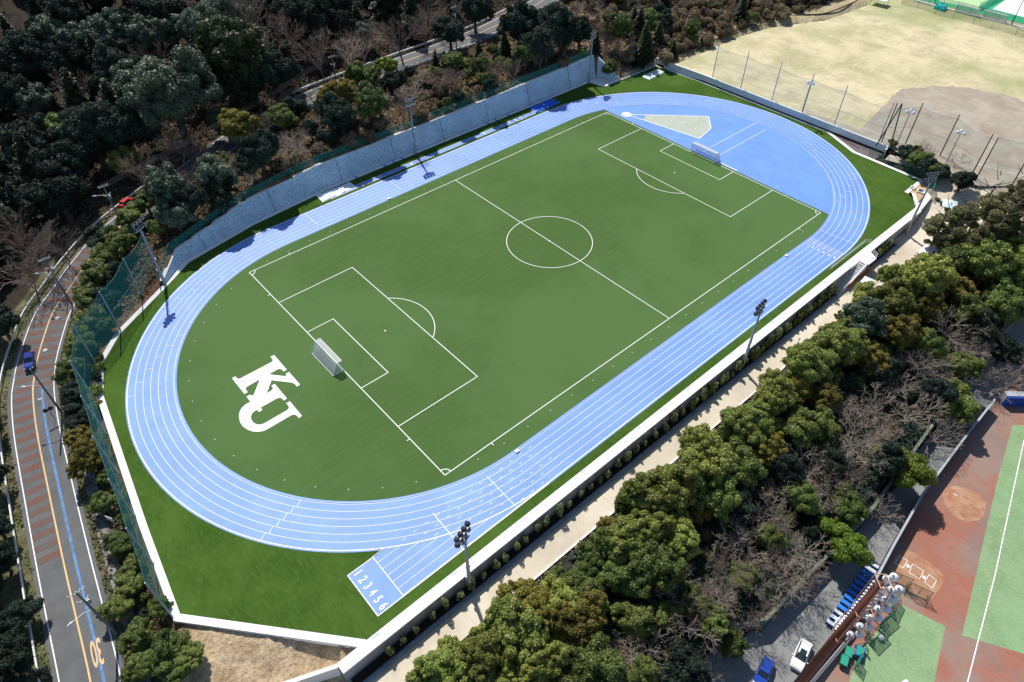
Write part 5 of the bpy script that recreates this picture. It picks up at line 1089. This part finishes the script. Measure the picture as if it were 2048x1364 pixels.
# covers, mats and posts by the run-up
def cover(name, P, m, label, cat, h=.3, ripple=.05, seed=1):
    q = random.Random(seed); n = 14; V = []; F = []
    for j in range(n + 1):
        for i in range(n + 1):
            s, t = i / n, j / n; x = (1 - t) * ((1 - s) * P[0][0] + s * P[1][0]) + t * ((1 - s) * P[3][0] + s * P[2][0]); y = (1 - t) * ((1 - s) * P[0][1] + s * P[1][1]) + t * ((1 - s) * P[3][1] + s * P[2][1])
            e = min(i, j, n - i, n - j); z = (0.02 if e == 0 else h) + (q.uniform(-ripple, ripple) if e else 0); V.append((x + (q.uniform(-.06, .06) if e == 0 else 0), y + (q.uniform(-.06, .06) if e == 0 else 0), z + P[0][2]))
    for j in range(n):
        for i in range(n): a = j * (n + 1) + i; F.append((a, a + 1, a + n + 2, a + n + 1))
    me = bpy.data.meshes.new(name); me.from_pydata(V, [], F); flatup(me); me.materials.append(m); o = bpy.data.objects.new(name, me); COL.objects.link(o); return tag(o, label, cat)
cover('tarpaulin', [(37.8, 45.1, 0), (47.0, 45.3, 0), (47.3, 48.8, 0), (38.6, 48.7, 0)], M['tarpblue'], 'bright blue tarpaulin spread at the right end of the run-up', 'tarpaulin', .28, .03)
for i, (x, y) in enumerate([(38, 45.3), (42.3, 45.2), (46.9, 45.5), (47.1, 47.2), (47.1, 48.7), (42.8, 48.7), (38.7, 48.6), (42.5, 47)]):
    b = MB(); b.box((x, y, .36), (.32, .25, .16), .3 * i); tag(b.build('sandbag', M['white']), 'small white weight holding down the blue tarpaulin', 'weight', 'weights on the blue tarpaulin')
cover('plastic_sheet', [(-28.6, 45.3, 0), (-19.3, 45.4, 0), (-19.3, 48.6, 0), (-28.4, 48.9, 0)], mat('white_plastic', (.80, .87, .88), .3, .05, 2, spec=.7), 'crinkled white plastic sheet over the pit at the left end of the run-up', 'sheet', .18, .09, 3)
cover('landing_mat', [(77.7, 38.5, 0), (85.4, 39.1, 0), (85.2, 42.1, 0), (77.7, 41.5, 0)], M['tarppale'], 'pale blue sheet on the green corner under the low mesh fence', 'sheet', .15, .05, 5)
for i, (x, y) in enumerate([(79.5, 41.9), (83.5, 41.7)]):
    b = MB(); b.tube([(x, y, 0), (x, y, 2.6)], .05, 6); b.box((x, y, .05), (.6, .6, .08)); tag(b.build('upright_pole', M['steel']), ('left' if i == 0 else 'right') + ' thin upright post standing on the pale blue sheet', 'pole')
for i, x in enumerate((-17, -8.9, -6.2, -3.6, 24.2, 27.0, 31.5)):
    b = MB(); b.box((x, 49.45, .075), (.42, 1.1, .06), .12); tag(b.build('blue_board', M['tarpblue']), 'dark blue marker board on the drain strip below the block wall, ' + ordw(i) + (' from left' if i else ' one'), 'board', 'blue boards along the drain strip')
# stone kerb & dark drain above the dry grass bank
PN = [(1330, 121), (1400, 92), (1450, 70), (1500, 52), (1540, 39), (1600, 30), (1650, 27), (1700, 8), (1740, -14)]
pts = []
for u, v in PN:
    z = 3.2
    for _ in range(6): q = g(u, v, z); z = ztop(q[0], q[1]) + .12
    pts.append(Vector((q[0], q[1], z)))
dc = empty('drain_channel', tuple(pts[0]), 0, 'dark drainage channel curving along the top of the dry grass bank', 'drain'); b = MB(); PP = catmull([p - pts[0] for p in pts], 6); b.tube([Vector(p) for p in PP], .2, 5); b.build('channel', M['black'], dc)
# far corner: goals, tennis courts, shelter
goal('football_goal', (196.4, -1.7, 1.82), pi, 'small distant white goal left of its twin before the tennis fence'); goal('football_goal', (197.2, -10.4, 1.82), pi, 'small distant white goal right of its twin before the tennis fence')
def csheet(name, L, z, m):
    b = MB(); b.poly([g(u, v, z) for u, v in L]); o = b.build(name, m, fix=False); flatup(o.data); return tag(o, kind='structure')
csheet('tennis_apron', [(1815, -6), (2048, 48), (2300, 105), (2300, -80), (1815, -80)], 1.84, mat('green_court_apron', (.04, .42, .20), .7, .1, .3))
csheet('tennis_court', [(1878, 3), (1955, 17), (1990, -6), (1900, -25)], 1.87, mat('pale_green_court', (.42, .62, .32), .8, .08, .3))
csheet('tennis_court', [(1985, 18), (2100, 48), (2200, 20), (2025, -10)], 1.872, mat('white_green_court', (.72, .80, .66), .8, .05, .3))
tk = extr([g(1829, 1, 1.8)[:2], g(2048, 56, 1.8)[:2], g(2200, 92, 1.8)[:2]], 0, .7, 1.7, 2.1, 'court_kerb', M['concrete']); tag(tk, 'white kerb in front of the green tennis courts', 'kerb')
netfence('court_fence', 'green mesh fence along the white kerb of the tennis courts', [g(1829 + k * 27.4, 2 + k * 6.8, 1.8) for k in range(10)], 3.0, 'net_dark', 'greensteel', .07, 0, 'fence', (3.0,))
netfence('court_fence', 'bright green mesh fence between the two tennis courts', [g(1956, 20, 1.8), g(1990, 2, 1.8), g(2020, -14, 1.8)], 2.2, 'net_bright', 'greensteel', .07, 0, 'fence', (2.2,))
netfence('practice_net', 'row of low green practice nets in front of the distant goals', [g(u, v, 1.8) for u, v in ((1803, 8), (1835, 15), (1870, 28), (1905, 36), (1945, 47), (1982, 57), (2030, 70), (2070, 80))], 2.0, 'net_dark', 'greensteel', .06, 0, 'net', (2.0,))
lamp_pole(g(1868, 10, 1.8), 9, 'dark tall pole in front of the left tennis court at the top edge', 0, None, 'navy')
lamp_pole(g(2022, 51, 1.8), 9, 'dark lamp pole in front of the white tennis court', 2, None, 'navy')
c = g(1757, 9, 1.8); t = empty('shelter', c, .1, 'white flat shelter at the top edge of the dry grass', 'shelter'); b = MB(); b.box((0, 0, 1.9), (4.2, 5.4, .25)); b.build('canopy', M['whitemetal'], t)
for sx in (-1, 1):
    for sy in (-1, 1): b = MB(); b.box((sx * 1.8, sy * 2.4, .9), (.12, .12, 1.8)); b.build('leg', M['steel'], t)
c = g(1879, 18, 1.8); cover('tarpaulin', [(c[0] - 2, c[1] - 2.2, 1.8), (c[0] + 2, c[1] - 1.8, 1.8), (c[0] + 1.8, c[1] + 2.4, 1.8), (c[0] - 1.5, c[1] + 1.6, 1.8)], mat('teal_tarp', (.03, .55, .52), .5, .2, 1), 'teal tarpaulin heap beside the practice nets', 'tarpaulin', 1.2, .4, 9)
# entrance area things
def canopy(px_, z, lab, m, w=(3, 2.4), h=2.3, rz=0., name='canopy_tent'):
    c = g(*px_, z + h); t = empty(name, (c[0], c[1], z), rz, lab, 'canopy'); b = MB(); x, y = w[0] / 2, w[1] / 2
    b.add([(-x, -y, h), (x, -y, h), (x, y, h), (-x, y, h), (0, 0, h + .5)], [(0, 1, 4), (1, 2, 4), (2, 3, 4), (3, 0, 4)]); b.build('roof', m, t)
    for sx in (-1, 1):
        for sy in (-1, 1): b = MB(); b.tube([(sx * x * .95, sy * y * .95, 0), (sx * x * .95, sy * y * .95, h)], .04, 5); b.build('leg', M['steel'], t)
canopy((1736, 564), -3.05, 'small white canopy at the path edge below the staircase', M['whitemetal'], (3, 2.4), 2.3, .1)
canopy((1900, 408), .6, 'pale cyan canopy in front of the pines', M['tarppale'], (3.4, 3), 2.2, .4); canopy((1914, 418), .5, 'violet-blue canopy half hidden by the pines', mat('violet_cloth', (.22, .2, .5), .7, .1, 2), (1.8, 1.6), 2., .2)
c = g(1870, 507, -.4); t = empty('hut', (c[0], c[1], -3.1), 0, 'low white-roofed hut with red edge between the round trees and pines', 'hut')
b = MB(); b.box((0, 0, 1.25), (4.2, 5., 2.5)); b.build('wall', M['concrete'], t); b = MB(); b.box((0, 0, 2.6), (4.8, 5.6, .16)); b.build('roof', M['whitemetal'], t); b = MB(); b.box((2.43, 0, 2.6), (.08, 5.6, .2)); b.build('fascia', redp, t)
c = g(1931, 377, 1.2); t = empty('bench', c, .9, 'white bench tipped beside the rounded bush', 'bench')
b = MB(); b.box((0, 0, .45), (2.2, .5, .07)); b.build('seat', M['whitemetal'], t); b = MB(); b.box((0, .28, .75), (2.2, .06, .4)); b.build('backrest', M['whitemetal'], t)
for sx in (-1, 1): b = MB(); b.box((sx * .9, 0, .22), (.08, .45, .44)); b.build('leg', M['steel'], t)
# --- ball park below the trees
BWp = [(35.0, -81.0), (21.3, -81.2), (5.4, -81.7), (-6.0, -82.9), (-13.9, -83.9), (-22.1, -84.4), (-36, -84.6), (-60, -84.6)]
bw = empty('boundary_wall', (0, -82, -10.5), 0, 'dark navy boundary wall with pale top between the asphalt and the red clay', 'wall')
par(extr(BWp, -.12, .12, -10.6, -8.0, 'wall_panel', M['navy']), bw); par(extr(BWp, -.17, .17, -8.0, -7.9, 'wall_cap', M['concrete_grey']), bw)
a_ = g(2004, 812, -10.5); c_ = g(2130, 816, -10.5)
wp = empty('padded_wall', a_, 0, 'bright blue padded wall at the top right corner of the red clay', 'wall'); par(extr([a_[:2], c_[:2]], -.4, 0, -10.5, -8.2, 'padding', M['bluepad']), wp); par(extr([a_[:2], c_[:2]], -1.6, -.4, -10.5, -8.1, 'dugout_top', M['concrete_grey']), wp)
for i in range(13):
    x = -10.4 - i * 1.07; yw = float(np.interp(x, [-22.1, -13.9, -6], [-84.4, -83.9, -82.9])); pale = i < 2 or i > 9
    t = empty('bench', (x, yw + 1.15, -10.54), 0.10, ('pale topped' if pale else 'blue') + ' bench among the row beside the boundary wall, ' + ordw(i) + ' from the top', 'bench', 'benches stacked along the boundary wall')
    b = MB(); b.box((0, 0, .72), (.56, 1.9, .07)); b.build('seat', M['palebench' if pale else 'bluebench'], t)
    b = MB(); b.box((-.31, 0, .66), (.05, 1.9, .2)); b.build('apron', M['bluebench'], t)
    for sy in (-1, 1): b = MB(); b.box((0, sy * .8, .35), (.45, .06, .68)); b.build('leg', M['darksteel'], t)
for i, (u, v, m_) in enumerate([(1668, 1236, 'black'), (1673, 1246, 'whitemetal'), (1680, 1240, 'whitemetal')]):
    c = g(u, v, -10.3); b = MB(); b.tube([(c[0], c[1], -10.55), (c[0], c[1], -9.9), (c[0], c[1], -9.85)], [.26, .34, .2], 12); tag(b.build('bucket', M[m_]), ['black bucket at the lower end of the bench row', 'white bucket nearest the white car at the bench row end', 'white bucket tucked against the last bench'][i], 'bucket')
def screen(p0, p1, H, label, m='net_bright', feet=True, name='practice_screen'):
    a = Vector(g(*p0, ZB)); q = g(*p1, ZB + H) if len(p1) == 2 else p1; c = Vector((q[0], q[1], ZB)); t = empty(name, a, 0, label, 'screen', 'practice screens on the ball park'); c = c - a; d = c.normalized(); n = Vector((-d.y, d.x, 0)); up = Vector((0, 0, 1))
    b = MB(); b.tube([up * .08, up * H, c + up * H, c + up * .08, up * .08], .055, 6); b.tube([c * .5 + up * .08, c * .5 + up * H], .04, 5); b.build('frame', M['greensteel'], t)
    b = MB(); b.poly([up * .1, up * H, c + up * H, c + up * .1]); b.build('net', M[m], t, fix=False)
    for e in (Vector((0, 0, 0)), c):
        b = MB(); b.tube([e - n * .9 + up * .05, e + n * .9 + up * .05], .05, 5); b.tube([e + n * .9 + up * .05, e + up * H * .7], .035, 5); b.tube([e - n * .9 + up * .05, e + up * H * .7], .035, 5); b.build('foot', M['greensteel'], t)
screen((1777, 1225), (1803, 1181), 2.4, 'tall bright green screen nearest the wall end of the turf panel'); screen((1759, 1251), (1794, 1218), 2.2, 'green screen second down the turf panel edge'); screen((1739, 1289), (1776, 1252), 2.2, 'long green screen third down the turf panel edge with a ball beside it')
screen((1723, 1299), (1734, 1283), 2.1, 'short green screen between the long one and the lowest one'); screen((1708, 1338), (1726, 1306), 2.2, 'lowest green screen beside the blue ball cart')
screen((1757, 1262), (1775, 1232), 2.0, 'dark green screen behind the floodlight bowls', 'net_dark'); screen((1730, 1275), (1745, 1252), 2.0, 'dark green screen close under the lower floodlight bowls', 'net_bright')
screen((1771, 1157), (1827.6, 1159), 2.5, 'dark net screen nearest the wall behind the chalked boxes', 'net_dark'); screen((1811, 1182), (1868, 1186), 2.5, 'dark net screen at the outer end behind the chalked boxes', 'net_dark')
for i, (u, v, m_, l) in enumerate([(1697, 1305, 'greensteel', 'dark green ball cart under the lower floodlight bowls'), (1719, 1304, 'tarpblue', 'blue ball cart beside the lowest green screen'), (1688, 1322, 'greensteel', 'dark green ball cart next to the brown mast')]):
    c = g(u, v, ZB + .7); t = empty('ball_cart', (c[0], c[1], ZB), .3, l, 'cart'); b = MB(); b.box((0, 0, .75), (1.5, 1.0, .5)); b.build('basket', M[m_], t)
    b = MB(); b.box((0, 0, 1.02), (1.4, .9, .03)); b.build('net_lid', M['net_bright'], t)
    for sx in (-1, 1):
        for sy in (-1, 1): b = MB(); b.tube([(sx * .65, sy * .4, 0), (sx * .65, sy * .4, .55)], .04, 5); b.build('leg', M['darksteel'], t)
c = g(1762, 1275, ZB + .4)
iv, fi = ico(); me = npmesh('equipment_ball', iv * .42 + np.array([c[0], c[1], ZB + .44]), fi, M['whitemetal'], smooth=True); tag(link('equipment_ball', me), 'white exercise ball beside the long green screen', 'ball')
# tall brown floodlight tower
tw = empty('floodlight_tower', (-38.3, -84.4, -10.6), 0, 'tall brown floodlight tower with a column of white lamp bowls beside the car park', 'floodlight tower')
b = MB(); b.tube([(0, 0, 0), (0, 0, 22), (0, 0, 35.4)], [.62, .5, .36], 20); b.build('mast', M['brown'], tw, smooth=True)
av = Vector((.75, -.66, 0)).normalized(); bv = Vector((.66, .75, 0)).normalized()
b = MB()
for k in range(15):
    z = 23.8 + k * .8; dpt = .5 + .6 * math.sin(pi * (k + 1) / 17); b.box(av * (dpt / 2) + Vector((0, 0, z)), (dpt, .16, .06), math.atan2(av.y, av.x))
b.tube([av * .45 + Vector((0, 0, 23.6)), av * .45 + Vector((0, 0, 35.3))], .05, 5); b.build('catwalk', M['brown'], tw)
rust = mat('salmon_painted_rail', (.62, .33, .24), .5, .1, 1, world=False)
b = MB(); E0 = [Vector((0, 0, 23.5)) - av * .35, Vector((0, 0, 35.9)) - av * .35]; E1 = [Vector((0, 0, 23.5 + k * 1.03)) + av * (.55 + .75 * math.sin(pi * (k + .4) / 13.5)) for k in range(13)]
for e in (-.7, .7):
    b.tube([p + bv * e for p in E0], .05, 5); b.tube([p + bv * e for p in E1], .05, 5); b.tube([E0[1] + bv * e, E1[-1] + bv * e], .05, 5); b.tube([E0[0] + bv * e, E1[0] + bv * e], .05, 5); b.tube([E0[0].lerp(E0[1], .5) + bv * e, E1[6] + bv * e], .05, 5)
for p in (E0[0], E0[1], E1[0], E1[-1], E1[6], E0[0].lerp(E0[1], .5)): b.tube([p - bv * .7, p + bv * .7], .05, 5)
b.build('cage_rail', rust, tw)
b = MB()
for sft in (-.9, 1.0): b.tube([Vector((0, 0, 0)) + av * .9 + bv * sft * .5, Vector((0, 0, 24)) + av * .95 + bv * sft * .5], .19, 7)
b.build('conduit', M['whitemetal'], tw)
whl = mat('white_lamp_bowl', (.82, .85, .88), .35, .06, 3, world=False)
for k in range(12):
    base = E1[min(k, 12)] + Vector((0, 0, .4)); 
    for e in ((-.5, .75) if k % 2 else (-.1, 1.05)):
        c = base + av * (.8 if k % 2 else .5) + bv * e; ax_ = (av * .45 - Vector((0, 0, .9))).normalized(); b = MB(); b.tube([c - ax_ * .42, c - ax_ * .3, c - ax_ * .05, c + ax_ * .2], [.12, .30, .40, .42], 16); l = b.build('lamp', whl, tw, smooth=True)
        b = MB(); b.tube([c - ax_ * .75, c - ax_ * .4], [.14, .1], 7); b.build('lamp_holder', M['steel'], l)
for k in range(18):
    b = MB(); c = Vector((0, 0, 24.2 + k * .64)) - av * .42 + bv * .3; b.tube([c, c + Vector((0, 0, .22))], .1, 7); b.build('junction_box', whl, tw)
